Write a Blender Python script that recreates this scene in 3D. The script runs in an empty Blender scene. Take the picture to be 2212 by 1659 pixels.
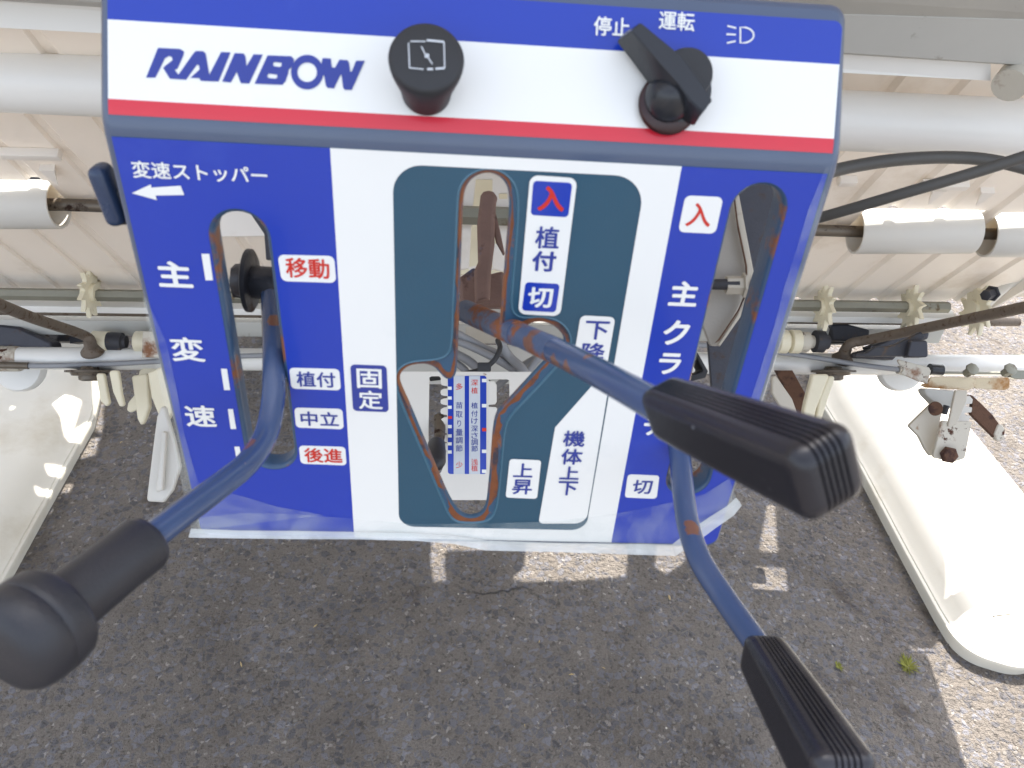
import bpy, bmesh, math, random
from mathutils import Vector as V, Matrix
random.seed(7)
S = bpy.context.scene
COL = S.collection
# ---------------------------------------------------------------- camera
W0, FPX, CX, CY = 2212.0, 1734.0, 1106.0, 829.5
CAMX = V((25500, 841, 1734)).normalized()                 # world axes seen in the camera's own axes
CAMY = V((-72, -1390, 1734)); CAMY = (CAMY - CAMX * CAMY.dot(CAMX)).normalized()
CAMZ = CAMX.cross(CAMY)
def w(v): return V((v.dot(CAMX), v.dot(CAMY), v.dot(CAMZ)))
RIGHT, DOWN, FWD = w(V((1,0,0))), w(V((0,1,0))), w(V((0,0,1)))
C = V((0, 0, 1.15))
cd = bpy.data.cameras.new('camera'); cam = bpy.data.objects.new('camera', cd); COL.objects.link(cam)
m = Matrix((RIGHT, -DOWN, -FWD)).transposed().to_4x4(); m.translation = C
cam.matrix_world = m
cd.sensor_width = 36; cd.lens = 36 * FPX / W0
cd.clip_start = 0.02; cd.clip_end = 400
cd.dof.use_dof = True; cd.dof.focus_distance = 0.95; cd.dof.aperture_fstop = 16
S.camera = cam
# ---------------------------------------------------------------- world, sun, exposure
SUN_EL, SUN_AZ = math.radians(63), math.radians(14)       # azimuth from +Y towards +X
TOSUN = V((math.sin(SUN_AZ)*math.cos(SUN_EL), math.cos(SUN_AZ)*math.cos(SUN_EL), math.sin(SUN_EL)))
wd = bpy.data.worlds.new('World'); S.world = wd; wd.use_nodes = True
nt = wd.node_tree; bg = nt.nodes['Background']
sky = nt.nodes.new('ShaderNodeTexSky'); sky.sky_type = 'NISHITA'; sky.sun_disc = False
sky.sun_elevation = SUN_EL; sky.sun_rotation = SUN_AZ; sky.air_density = 1.0; sky.dust_density = 3.0; sky.ozone_density = 1.0
hs = nt.nodes.new('ShaderNodeHueSaturation'); hs.inputs['Saturation'].default_value = .42   # thin bright haze over the blue
nt.links.new(sky.outputs[0], hs.inputs['Color']); nt.links.new(hs.outputs[0], bg.inputs[0]); bg.inputs[1].default_value = 0.15
sl = bpy.data.lights.new('sun', 'SUN'); sl.energy = 3.6; sl.angle = math.radians(0.5); sl.color = (1, .95, .87)
so = bpy.data.objects.new('sun', sl); COL.objects.link(so)
so.rotation_euler = TOSUN.to_track_quat('Z', 'Y').to_euler(); so.location = (0, 3, 4)
S.view_settings.view_transform = 'Standard'; S.view_settings.look = 'None'
S.view_settings.gamma = 1; S.view_settings.exposure = 1.8
S.render.engine = 'CYCLES'
S.cycles.max_bounces = 8; S.cycles.diffuse_bounces = 4; S.cycles.transparent_max_bounces = 10
# ---------------------------------------------------------------- pixel rays to points at a real distance
def ray(px, py): return w(V(((px-CX)/FPX, (py-CY)/FPX, 1)))
def PD(px, py, d): return C + ray(px, py) * d
def PZ(px, py, z): r = ray(px, py); return C + r * ((z - C.z) / r.z)
def PY(px, py, y): r = ray(px, py); return C + r * (y / r.y)
def PP(px, py, o, n): r = ray(px, py); return C + r * ((o - C).dot(n) / r.dot(n))
EX = V((1, 0, 0)); EY = V((0, 1, 0)); EZ = V((0, 0, 1))
# ---------------------------------------------------------------- materials
def rgb(h, k=1.0):
    c = [int(h[i:i+2], 16)/255 for i in (0, 2, 4)]
    return tuple((x/12.92 if x <= .04045 else ((x+.055)/1.055)**2.4)*k for x in c) + (1,)
def mat(name, col, rough=.5, metal=0.0, var=.12, vscale=40, bump=0.0, bscale=300, spots=None, coat=0.0, spec=.5, trans=0.0, patches=None):
    """spots: list of (colour, scale, threshold, softness)"""
    M = bpy.data.materials.new(name); M.use_nodes = True
    n, l = M.node_tree.nodes, M.node_tree.links
    b = n['Principled BSDF']; b.inputs['Roughness'].default_value = rough; b.inputs['Metallic'].default_value = metal
    b.inputs['Coat Weight'].default_value = coat; b.inputs['Coat Roughness'].default_value = .12
    b.inputs['Specular IOR Level'].default_value = spec
    tc = n.new('ShaderNodeTexCoord')
    def noise(sc, det=5, rough_=.6, dist=0.0):
        t = n.new('ShaderNodeTexNoise'); t.inputs['Scale'].default_value = sc; t.inputs['Detail'].default_value = det
        t.inputs['Roughness'].default_value = rough_; t.inputs['Distortion'].default_value = dist
        l.new(tc.outputs['Object'], t.inputs['Vector']); return t.outputs['Fac']
    def mix(fac, a, bb):
        x = n.new('ShaderNodeMix'); x.data_type = 'RGBA'
        for s, v in ((x.inputs[0], fac), (x.inputs[6], a), (x.inputs[7], bb)):
            if hasattr(v, 'is_output'): l.new(v, s)
            else: s.default_value = v
        return x.outputs[2]
    dark = tuple(c*(1-var) for c in col[:3]) + (1,); lite = tuple(min(1, c*(1+var)) for c in col[:3]) + (1,)
    c = mix(noise(vscale), dark, lite)
    rr = None
    for sp in (spots or []):
        mr = n.new('ShaderNodeMapRange'); l.new(noise(sp[1], 6, .65), mr.inputs[0])
        mr.inputs[1].default_value = sp[2]; mr.inputs[2].default_value = sp[2] + sp[3]
        c = mix(mr.outputs[0], c, sp[0]); rr = mr.outputs[0]
    l.new(c, b.inputs['Base Color'])
    if rr is not None:
        r2 = n.new('ShaderNodeMapRange'); l.new(rr, r2.inputs[0]); r2.inputs[3].default_value = rough; r2.inputs[4].default_value = .85
        l.new(r2.outputs[0], b.inputs['Roughness'])
    elif rough > .15:
        r2 = n.new('ShaderNodeMapRange'); l.new(noise(vscale*2.3), r2.inputs[0]); r2.inputs[3].default_value = rough*.8; r2.inputs[4].default_value = min(1, rough*1.25)
        l.new(r2.outputs[0], b.inputs['Roughness'])
    if bump:
        bp = n.new('ShaderNodeBump'); bp.inputs['Strength'].default_value = bump; bp.inputs['Distance'].default_value = .001
        l.new(noise(bscale, 4), bp.inputs['Height']); l.new(bp.outputs[0], b.inputs['Normal'])
    if trans:
        out = n['Material Output']; tr = n.new('ShaderNodeBsdfTranslucent'); ms = n.new('ShaderNodeMixShader')
        l.new(mix(.0, trans[1], trans[1]), tr.inputs[0]); ms.inputs[0].default_value = trans[0]
        l.new(b.outputs[0], ms.inputs[1]); l.new(tr.outputs[0], ms.inputs[2]); l.new(ms.outputs[0], out.inputs[0])
    return M
RUST = rgb('8a4a22'); DRUST = rgb('4a2a1c')
M = {}
M['paint'] = mat('slate_blue_paint', rgb('43536f'), .33, 0, .10, 30, .15, 900, spots=[(rgb('75502c'), 75, .72, .04)], coat=.6)
M['teal'] = mat('teal_blue_paint', rgb('1f4e66'), .32, 0, .10, 20, .15, 900, spots=[(rgb('6c5a34'), 60, .735, .03)], coat=.25)
M['rim'] = mat('slate_paint_with_rusty_edge', rgb('33506e'), .38, 0, .15, 40, .2, 700, spots=[(rgb('85512f'), 26, .53, .14)], coat=.1)
M['ring'] = mat('slate_paint_recess', rgb('2c5270'), .36, 0, .12, 40, .2, 700, spots=[(rgb('8a5636'), 40, .585, .08)], coat=.2)
M['lip'] = mat('lip_paint_with_highlight', rgb('3f6a80'), .3, 0, .1, 40, .15, 700, coat=.4)  # paler than the face: a highlight put into the lip colour
M['rustpaint'] = mat('rust_creeping_over_paint', rgb('34526c'), .5, 0, .2, 60, .4, 700, spots=[(rgb('85512f'), 24, .46, .12), (rgb('4a3028'), 70, .62, .06)])
M['edge'] = mat('bare_rusty_sheet_edge', rgb('7e4a2c'), .8, 0, .35, 160, .5, 900, spots=[(rgb('3f3a44'), 60, .52, .1)])
M['slotrim'] = mat('slate_paint_worn_lip', rgb('34506f'), .35, 0, .12, 40, .2, 700, spots=[(rgb('7e4c30'), 34, .56, .07), (rgb('2b2b33'), 12, .60, .1)], coat=.2)
M['blue'] = mat('blue_print', rgb('0b36ac'), .30, 0, .05, 12, .04, 500, coat=.35, spots=[(rgb('3454bc'), 7, .56, .35), (rgb('8790a8'), 120, .745, .03)])
M['white'] = mat('white_print', rgb('eef0ee'), .30, 0, .015, 20, .03, 500, coat=.3, spots=[(rgb('d6dcdc'), 9, .58, .3), (rgb('8a7458'), 150, .765, .02)])
M['red'] = mat('red_print', rgb('d0263a'), .3, 0, .05, 40, .05, 500, coat=.5)
M['navy'] = mat('navy_ink', rgb('2f3f96'), .35, 0, .04, 40)
M['redink'] = mat('red_ink', rgb('cf2f22'), .35, 0, .04, 40)
M['black'] = mat('black_plastic', rgb('2b2d31'), .55, 0, .15, 30, .25, 1500)
M['gloss'] = mat('glossy_black_plastic', rgb('272a30'), .24, 0, .15, 30, .1, 1500)
M['redreflect'] = mat('plastic_with_red_reflection', rgb('2e0c10'), .25, 0, .3, 60)  # red reflection painted into the base colour of the switch skirt
M['grip'] = mat('black_vinyl_grip', rgb('1f1f26'), .23, 0, .25, 30, .15, 700, spots=[(rgb('3a3a40'), 14, .56, .2), (rgb('6c7078'), 85, .685, .04)])
M['rubber'] = mat('grey_black_rubber', rgb('28292f'), .38, 0, .18, 25, .3, 900)
M['lever'] = mat('blue_grey_enamel', rgb('3c4f74'), .27, 0, .12, 40, .15, 600, spots=[(rgb('32425f'), 14, .60, .10), (rgb('7c5039'), 60, .70, .03)], coat=.3)
M['leverrust'] = mat('worn_enamel_with_rust', rgb('4a5c7c'), .45, 0, .15, 50, .3, 500, spots=[(rgb('8d5636'), 38, .50, .07)])
M['wpipe'] = mat('white_enamel', rgb('e6e5e0'), .38, 0, .03, 10, .05, 400, spots=[(rgb('4a4540'), 120, .76, .02)], coat=.2)
M['worn'] = mat('dirty_white_enamel', rgb('bbb4a6'), .5, 0, .06, 25, .2, 500, spots=[(rgb('8a6a4c'), 60, .63, .1), (DRUST, 110, .68, .04)])
M['rustywhite'] = mat('white_paint_broken_by_rust', rgb('c4beb0'), .55, 0, .08, 30, .4, 400, spots=[(rgb('7e5230'), 22, .53, .12), (DRUST, 60, .60, .05)])
M['beam'] = mat('grey_white_painted_steel', rgb('b7b6b0'), .5, 0, .06, 14, .15, 300, spots=[(rgb('7d7466'), 45, .63, .12)])
M['cream'] = mat('cream_plastic', rgb('dcd7ca'), .45, 0, .05, 12, .1, 200, spots=[(rgb('b3a68c'), 6, .54, .3), (rgb('8c7a5a'), 60, .70, .08)], trans=(.10, rgb('f0dcb0')))
M['claw'] = mat('cream_plastic_claw', rgb('e2dac0'), .42, 0, .06, 30, .1, 200, spots=[(rgb('8a7040'), 90, .68, .08)])
M['table'] = mat('beige_plastic', rgb('efe9e0'), .5, 0, .06, 7, .06, 200, trans=(.10, rgb('f4e6d4')), spots=[(rgb('b9a88e'), 5, .56, .3), (rgb('8f7c62'), 55, .70, .06)])
M['roller'] = mat('white_plastic', rgb('d9d8d2'), .4, 0, .03, 10, .05, 300, spots=[(rgb('8f8062'), 60, .72, .08)], trans=(.15, rgb('f2d9a8')))
M['galv'] = mat('dull_zinc', rgb('8b8a7d'), .42, .55, .15, 40, .3, 300, spots=[(rgb('6a5a44'), 50, .6, .12)])
M['steel'] = mat('dark_stained_steel', rgb('6a6258'), .42, .6, .25, 50, .4, 300, spots=[(rgb('3a2a22'), 60, .55, .1)])
M['brown'] = mat('brown_tarnished_rod', rgb('6d6257'), .6, .2, .2, 120, .6, 900, spots=[(rgb('54402e'), 90, .55, .12)])
M['hookrust'] = mat('greasy_brown_rust', rgb('7d6258'), .6, .1, .3, 50, .5, 400, spots=[(rgb('4c5878'), 30, .6, .1), (rgb('4a332c'), 45, .58, .1)])
M['tanrust'] = mat('tan_rust_over_white', rgb('d5c6a8'), .6, 0, .1, 30, .3, 400, spots=[(rgb('a3743e'), 16, .47, .12), (rgb('6a4024'), 80, .66, .05)])
M['rust'] = mat('solid_rust', rgb('5e4232'), .85, 0, .3, 90, .7, 700, spots=[(rgb('3c2620'), 50, .52, .1)])
M['dark'] = mat('dark_casting', rgb('33343a'), .55, .1, .25, 40, .3, 300, spots=[(rgb('5d4c3c'), 50, .6, .1)])
M['cable'] = mat('grey_vinyl_cable', rgb('8d8f93'), .45, 0, .08, 30, .1, 600)
M['bcable'] = mat('dark_grey_cable', rgb('4b4a48'), .5, 0, .12, 30, .15, 600)
M['plate'] = mat('pale_painted_plate', rgb('dcd9d2'), .5, 0, .04, 20, .15, 500, spots=[(rgb('5a3a26'), 190, .70, .03), (rgb('7c4a24'), 24, .66, .06)])
M['decal'] = mat('silver_white_decal', rgb('c9cfd6'), .35, 0, .03, 40)
M['bushing'] = mat('dark_greasy_steel', rgb('3c3d44'), .4, .3, .3, 60, .3, 400, spots=[(rgb('4c3a30'), 60, .57, .14)])
M['clutchplate'] = mat('grey_painted_plate', rgb('a9a39a'), .5, 0, .06, 20, .2, 500, spots=[(rgb('7c5a3c'), 90, .7, .05)])
# clear film: mostly see-through, a little milky
def film_mat():
    X = bpy.data.materials.new('clear_film'); X.use_nodes = True; n, l = X.node_tree.nodes, X.node_tree.links
    b = n['Principled BSDF']; b.inputs['Base Color'].default_value = (.72, .80, .80, 1); b.inputs['Roughness'].default_value = .25
    tc = n.new('ShaderNodeTexCoord'); t = n.new('ShaderNodeTexNoise'); t.inputs['Scale'].default_value = 22; t.inputs['Detail'].default_value = 5; t.inputs['Distortion'].default_value = 1.2
    mr = n.new('ShaderNodeMapRange'); mr.inputs[1].default_value = .35; mr.inputs[2].default_value = .7; mr.inputs[3].default_value = .03; mr.inputs[4].default_value = .26
    l.new(tc.outputs['Object'], t.inputs[0]); l.new(t.outputs[0], mr.inputs[0]); l.new(mr.outputs[0], b.inputs['Alpha'])
    bp = n.new('ShaderNodeBump'); bp.inputs['Strength'].default_value = .5; bp.inputs['Distance'].default_value = .002; l.new(t.outputs[0], bp.inputs['Height']); l.new(bp.outputs[0], b.inputs['Normal'])
    return X
M['film'] = film_mat()
def asphalt():
    X = bpy.data.materials.new('asphalt'); X.use_nodes = True; n, l = X.node_tree.nodes, X.node_tree.links
    b = n['Principled BSDF']; b.inputs['Roughness'].default_value = .85
    tc = n.new('ShaderNodeTexCoord')
    def noi(sc, det=6, dist=0):
        t = n.new('ShaderNodeTexNoise'); t.inputs['Scale'].default_value = sc; t.inputs['Detail'].default_value = det; t.inputs['Distortion'].default_value = dist
        l.new(tc.outputs['Object'], t.inputs[0]); return t
    def mix(f, a, bb, bt='MIX'):
        x = n.new('ShaderNodeMix'); x.data_type = 'RGBA'; x.blend_type = bt
        for s_, v_ in ((x.inputs[0], f), (x.inputs[6], a), (x.inputs[7], bb)):
            if hasattr(v_, 'is_output'): l.new(v_, s_)
            else: s_.default_value = v_
        return x.outputs[2]
    def mr(i, a, bb, c_=0, d=1):
        x = n.new('ShaderNodeMapRange'); l.new(i, x.inputs[0])
        for k, v_ in zip((1, 2, 3, 4), (a, bb, c_, d)): x.inputs[k].default_value = v_
        return x.outputs[0]
    # warp so the stones are not neat cells
    wn = noi(60, 3); ad = n.new('ShaderNodeMixRGB'); ad.blend_type = 'ADD'; ad.inputs[0].default_value = .016
    l.new(tc.outputs['Object'], ad.inputs[1]); l.new(wn.outputs['Color'], ad.inputs[2])
    def voro(sc, feat='F1'):
        t = n.new('ShaderNodeTexVoronoi'); t.feature = feat; t.inputs['Scale'].default_value = sc; l.new(ad.outputs[0], t.inputs['Vector']); return t
    v1 = voro(82); v1e = voro(82, 'DISTANCE_TO_EDGE'); v2 = voro(230)
    sc1 = n.new('ShaderNodeSeparateColor'); l.new(v1.outputs['Color'], sc1.inputs[0])
    sc2 = n.new('ShaderNodeSeparateColor'); l.new(v2.outputs['Color'], sc2.inputs[0])
    base = mix(noi(300, 4).outputs[0], rgb('68615b'), rgb('9a9187'))
    stone = mix(sc1.outputs[0], rgb('5c5b60'), rgb('92929a'))
    has = n.new('ShaderNodeMath'); has.operation = 'GREATER_THAN'; has.inputs[1].default_value = .42; l.new(sc1.outputs[1], has.inputs[0])
    inner = mr(v1e.outputs['Distance'], .05, .14)
    mu = n.new('ShaderNodeMath'); mu.operation = 'MULTIPLY'; l.new(has.outputs[0], mu.inputs[0]); l.new(inner, mu.inputs[1])
    mu2 = n.new('ShaderNodeMath'); mu2.operation = 'MULTIPLY'; l.new(mu.outputs[0], mu2.inputs[0]); mu2.inputs[1].default_value = .75
    c = mix(mu2.outputs[0], base, stone)
    c = mix(mr(sc2.outputs[0], .80, 1.0, 0, .55), c, rgb('3f3a37'))
    c = mix(mr(sc2.outputs[2], .975, .99, 0, .6), c, rgb('c2bbb4'))
    c = mix(mr(noi(5, 5, 1).outputs[0], .35, .68, 0, .34), c, rgb('6c5c50'), 'MULTIPLY')
    c = mix(mr(noi(8, 5, .6).outputs[0], .61, .70, 0, .55), c, rgb('41352c'))
    cr = n.new('ShaderNodeTexVoronoi'); cr.feature = 'DISTANCE_TO_EDGE'; cr.inputs['Scale'].default_value = 1.9
    wn2 = noi(9, 5); ad2 = n.new('ShaderNodeMixRGB'); ad2.blend_type = 'ADD'; ad2.inputs[0].default_value = .16
    l.new(tc.outputs['Object'], ad2.inputs[1]); l.new(wn2.outputs['Color'], ad2.inputs[2]); l.new(ad2.outputs[0], cr.inputs['Vector'])
    ck = n.new('ShaderNodeMath'); ck.operation = 'MULTIPLY'; l.new(mr(cr.outputs['Distance'], .002, .009, 1, 0), ck.inputs[0]); l.new(mr(noi(1.7, 2).outputs[0], .55, .62, 0, .7), ck.inputs[1]); crack = ck.outputs[0]
    c = mix(crack, c, rgb('2a2522'))
    l.new(c, b.inputs['Base Color'])
    hh = n.new('ShaderNodeMath'); hh.operation = 'ADD'; l.new(mr(v1.outputs['Distance'], 0, .6, 1, 0), hh.inputs[0]); l.new(mr(noi(420, 5).outputs[0], .3, .7, 0, .7), hh.inputs[1])
    h2 = n.new('ShaderNodeMath'); h2.operation = 'SUBTRACT'; l.new(hh.outputs[0], h2.inputs[0])
    mc = n.new('ShaderNodeMath'); mc.operation = 'MULTIPLY'; mc.inputs[1].default_value = 2.5; l.new(crack, mc.inputs[0]); l.new(mc.outputs[0], h2.inputs[1])
    h3 = n.new('ShaderNodeMath'); h3.operation = 'ADD'; l.new(h2.outputs[0], h3.inputs[0]); l.new(mr(noi(130, 3).outputs[0], .3, .7, 0, 1.2), h3.inputs[1])
    bp = n.new('ShaderNodeBump'); bp.inputs['Strength'].default_value = .9; bp.inputs['Distance'].default_value = .0055
    l.new(h3.outputs[0], bp.inputs['Height']); l.new(bp.outputs[0], b.inputs['Normal'])
    return X
M['asphalt'] = asphalt()
# ---------------------------------------------------------------- object helpers
def tag(o, label=None, cat=None, group=None, kind=None):
    if label: o['label'] = label
    if cat: o['category'] = cat
    if group: o['group'] = group
    if kind: o['kind'] = kind
    return o
def thing(name, loc, label, cat, group=None):
    o = bpy.data.objects.new(name, None); o.empty_display_size = .02; COL.objects.link(o); o.location = loc
    bpy.context.view_layer.update()
    return tag(o, label, cat, group)
def link(name, verts, faces, mt, parent=None, smooth=35):
    me = bpy.data.meshes.new(name)
    off = V((0, 0, 0))
    p = parent
    while p is not None: off += p.location; p = p.parent
    ms = mt if isinstance(mt, (list, tuple)) else [mt]
    me.from_pydata([tuple(V(v) - off) for v in verts], [], faces)
    for x in ms: me.materials.append(M[x])
    me.update(); me.validate()
    bm = bmesh.new(); bm.from_mesh(me); bmesh.ops.recalc_face_normals(bm, faces=bm.faces); bm.to_mesh(me); bm.free()
    if smooth:
        me.polygons.foreach_set('use_smooth', [True]*len(me.polygons)); me.set_sharp_from_angle(angle=math.radians(smooth))
    o = bpy.data.objects.new(name, me); COL.objects.link(o)
    if parent is not None: o.parent = parent
    return o
class MB:
    def __init__(s): s.v = []; s.f = []
    def add(s, v, f):
        n = len(s.v); s.v += [V(x) for x in v]; s.f += [tuple(i+n for i in q) for q in f]; return s
    def box(s, c, ax, sx, sy, sz, bev=0):
        """ax: three axes; sizes are full"""
        a, b, d = ax
        if not bev:
            vs = [c + a*(sx/2*i) + b*(sy/2*j) + d*(sz/2*k) for i in (-1,1) for j in (-1,1) for k in (-1,1)]
            return s.add(vs, [(0,1,3,2),(4,6,7,5),(0,4,5,1),(2,3,7,6),(0,2,6,4),(1,5,7,3)])
        v, f = rbox(sx, sy, sz, bev, 2)
        return s.add([c + a*p[0] + b*p[1] + d*p[2] for p in v], f)
    def tube(s, pts, r, seg=16, cap=True, smooth=0, flat=None):
        v, f = tube(pts, r, seg, cap, smooth); return s.add(v, f)
    def build(s, name, mt, parent=None, smooth=35): return link(name, s.v, s.f, mt, parent, smooth)
def catmull(pts, n):
    if n < 1 or len(pts) < 3: return [V(p) for p in pts]
    P = [V(p) for p in pts]; P = [P[0]*2-P[1]] + P + [P[-1]*2-P[-2]]; out = []
    for i in range(1, len(P)-2):
        for k in range(n):
            t = k/n; a, b, c, d = P[i-1:i+3]
            out.append(.5*((2*b)+(c-a)*t+(2*a-5*b+4*c-d)*t*t+(3*b-a-3*c+d)*t**3))
    return out + [P[-2]]
def chaikin(pts, n=1, closed=True):
    for _ in range(n):
        q = []
        L = len(pts)
        for i in range(L if closed else L-1):
            a, b = V(pts[i]), V(pts[(i+1) % L]); q += [a*.75+b*.25, a*.25+b*.75]
        pts = q
    return pts
def tube(pts, r, seg=16, cap=True, smooth=0):
    P = [V(p) for p in pts]
    R = list(r) if isinstance(r, (list, tuple)) else [r]*len(P)
    if smooth:
        Q = catmull(P, smooth); RR = []
        for i in range(len(P)-1): RR += [R[i]+(R[i+1]-R[i])*k/smooth for k in range(smooth)]
        RR.append(R[-1]); P, R = Q, RR
    vs, fs = [], []; t0 = (P[1]-P[0]).normalized()
    nrm = t0.orthogonal().normalized()
    for i, p in enumerate(P):
        t = (P[min(i+1, len(P)-1)]-P[max(i-1, 0)]).normalized()
        nrm = (nrm - t*nrm.dot(t)).normalized(); b = t.cross(nrm)
        for k in range(seg):
            a = 2*math.pi*k/seg; vs.append(p + (nrm*math.cos(a)+b*math.sin(a))*R[i])
    for i in range(len(P)-1):
        for k in range(seg):
            k2 = (k+1) % seg; fs.append((i*seg+k, i*seg+k2, (i+1)*seg+k2, (i+1)*seg+k))
    if cap: fs.append(tuple(range(seg))); fs.append(tuple((len(P)-1)*seg+k for k in range(seg)))
    return vs, fs
def lathe(o, axis, prof, seg=48):
    """prof: (distance along the axis, radius)"""
    axis = axis.normalized(); n = axis.orthogonal().normalized(); b = axis.cross(n); vs = []; fs = []
    for (h, r) in prof:
        for k in range(seg):
            a = 2*math.pi*k/seg; vs.append(o + axis*h + (n*math.cos(a)+b*math.sin(a))*max(r, 1e-5))
    for i in range(len(prof)-1):
        for k in range(seg):
            k2 = (k+1) % seg; fs.append((i*seg+k, i*seg+k2, (i+1)*seg+k2, (i+1)*seg+k))
    fs.append(tuple(range(seg))); fs.append(tuple((len(prof)-1)*seg+k for k in range(seg)))
    return vs, fs
def rbox(sx, sy, sz, r, n=3, nx=None, ny=None, nz=None):
    """rounded box: a cube grid pushed out from its inner core"""
    def ticks(sz_, m):
        h = sz_/2; c = [-h + r*(1-math.cos(math.pi/2*i/n)) for i in range(n+1)]
        mid = [(-h+r)+(2*h-2*r)*i/m for i in range(1, m)] if m and m > 1 else []
        return c + mid + [-x for x in reversed(c)]
    T = (ticks(sx, nx), ticks(sy, ny), ticks(sz, nz)); H = (sx/2, sy/2, sz/2); vs = []; fs = []; idx = {}
    def vid(p):
        k = tuple(round(x*1e6) for x in p)
        if k not in idx:
            c = V([max(-H[i]+r, min(H[i]-r, p[i])) for i in range(3)]); d = V(p)-c
            idx[k] = len(vs); vs.append(c + (d.normalized()*r if d.length > 1e-9 else d))
        return idx[k]
    for a in range(3):
        b, c = (a+1) % 3, (a+2) % 3
        for sgn in (-1, 1):
            for i in range(len(T[b])-1):
                for j in range(len(T[c])-1):
                    q = []
                    for (u, v_) in ((i, j), (i+1, j), (i+1, j+1), (i, j+1)):
                        p = [0, 0, 0]; p[a] = sgn*H[a]; p[b] = T[b][u]; p[c] = T[c][v_]; q.append(vid(p))
                    if len(set(q)) > 2: fs.append(tuple(dict.fromkeys(q)))
    return vs, fs
KS = 100.0
def fill2d(loops, thick=0.0, bev=0.0):
    """closed 2-D loops (first is the outline, the rest holes) to a solid sheet; returns verts (x, y, h) with top at h = thick"""
    cu = bpy.data.curves.new('tmp', 'CURVE'); cu.dimensions = '2D'; cu.fill_mode = 'BOTH'
    for lp in loops:
        sp = cu.splines.new('POLY'); sp.points.add(len(lp)-1)
        for i, p in enumerate(lp): sp.points[i].co = (p[0]*KS, p[1]*KS, 0, 1)
        sp.use_cyclic_u = True
    cu.extrude = thick*KS/2
    if bev: cu.bevel_depth = bev*KS; cu.offset = -bev*KS; cu.bevel_resolution = 2; cu.extrude = max(0, thick*KS/2-bev*KS)
    return grab(cu, thick)
def grab(cu, thick):
    o = bpy.data.objects.new('tmp', cu); COL.objects.link(o)
    dg = bpy.context.evaluated_depsgraph_get(); e = o.evaluated_get(dg); me = e.to_mesh()
    vs = [V((v.co.x/KS, v.co.y/KS, v.co.z/KS + thick/2)) for v in me.vertices]; fs = [tuple(p.vertices) for p in me.polygons]
    e.to_mesh_clear(); bpy.data.objects.remove(o); bpy.data.curves.remove(cu)
    return vs, fs
def text2d(s, bold=.02, shear=0, thick=.0001):
    """flat lettering; the weight comes from a few copies of the outline shifted by the stroke's extra width"""
    cu = bpy.data.curves.new('tmp', 'FONT'); cu.body = s; cu.size = 1*KS; cu.shear = shear
    vs, fs = grab(cu, 0)
    x0 = min(v.x for v in vs)-bold; x1 = max(v.x for v in vs)+bold; y0 = min(v.y for v in vs)-bold; y1 = max(v.y for v in vs)+bold
    out = []; ff = []
    for k in range(9):
        ox, oy = (0, 0) if k == 8 else (bold*math.cos(k*math.pi/4), bold*math.sin(k*math.pi/4)); n = len(out)
        out += [V(((v.x+ox-x0)/(x1-x0)-.5, (v.y+oy-y0)/(y1-y0)-.5, k*.1)) for v in vs]; ff += [tuple(i+n for i in q) for q in fs]
    return out, ff
# ================================================================= THE CONTROL PANEL
OP = PD(1020, 300, .37)
DD = w(V((-206, 2670, 1734)).normalized()); DD.x = 0; DD.normalize()      # down the lower face
DU = w(V((-142, 18500, 1734)).normalized()); DU.x = 0; DU.normalize()     # down the upper face
NL = EX.cross(DD); NL = NL if NL.dot(C-OP) > 0 else -NL
NU = EX.cross(DU); NU = NU if NU.dot(C-OP) > 0 else -NU
AH = math.acos(max(-1, min(1, NL.dot(NU))))/2; NA = (NL+NU).normalized()
RB = .030; TB = RB*math.tan(AH)
CB = OP - NA*(RB/math.cos(AH))
TA = (DD+DU).normalized()
def F(u, s, d=0.0):
    if s >= TB: return OP + EX*u + DD*s - NL*d
    if s <= -TB: return OP + EX*u + DU*s - NU*d
    ph = s/TB*AH
    return CB + EX*u + (NA*math.cos(ph) + TA*math.sin(ph))*(RB-d)
def US(px, py, lower=True, d=0.0):
    n, D_ = (NL, DD) if lower else (NU, DU)
    p = PP(px, py, OP - n*d, n) - OP
    return V((p.x, p.dot(D_)))
def LO(pts): return [US(x, y, True) for x, y in pts]
def UP(pts): return [US(x, y, False) for x, y in pts]

panel = thing('control_panel', F(0, .19, .02), 'slate blue metal control panel with blue and white printed face, lever slots and Japanese lettering', 'control panel')
def corner(p, a, b, r, n=6):
    """round the corner p between neighbours a and b (2-D)"""
    p, a, b = V(p), V(a), V(b); da = (a-p).normalized(); db = (b-p).normalized()
    ang = da.angle(db); t = min(r/math.tan(ang/2), (a-p).length*.49, (b-p).length*.49)
    r2 = t*math.tan(ang/2); c = p + (da+db).normalized()*(r2/math.sin(ang/2)); out = []
    v0 = p+da*t-c; v1 = p+db*t-c; a0 = math.atan2(v0.y, v0.x); a1 = math.atan2(v1.y, v1.x); dl = (a1-a0+math.pi) % (2*math.pi)-math.pi
    return [c + V((math.cos(a0+dl*k/n), math.sin(a0+dl*k/n)))*r2 for k in range(n+1)]
def rpoly(pts, r, n=6):
    L = len(pts); out = []
    for i in range(L):
        rr = r[i] if isinstance(r, (list, tuple)) else r
        if rr <= 0: out.append(V(pts[i])); continue
        out += corner(pts[i], pts[i-1], pts[(i+1) % L], rr, n)
    return out
def dens(pts, step, closed=True):
    out = []
    L = len(pts)
    for i in range(L if closed else L-1):
        a, b = V(pts[i]), V(pts[(i+1) % L]); k = max(1, int((b-a).length/step)); out += [a.lerp(b, j/k) for j in range(k)]
    if not closed: out.append(V(pts[-1]))
    return out
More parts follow.
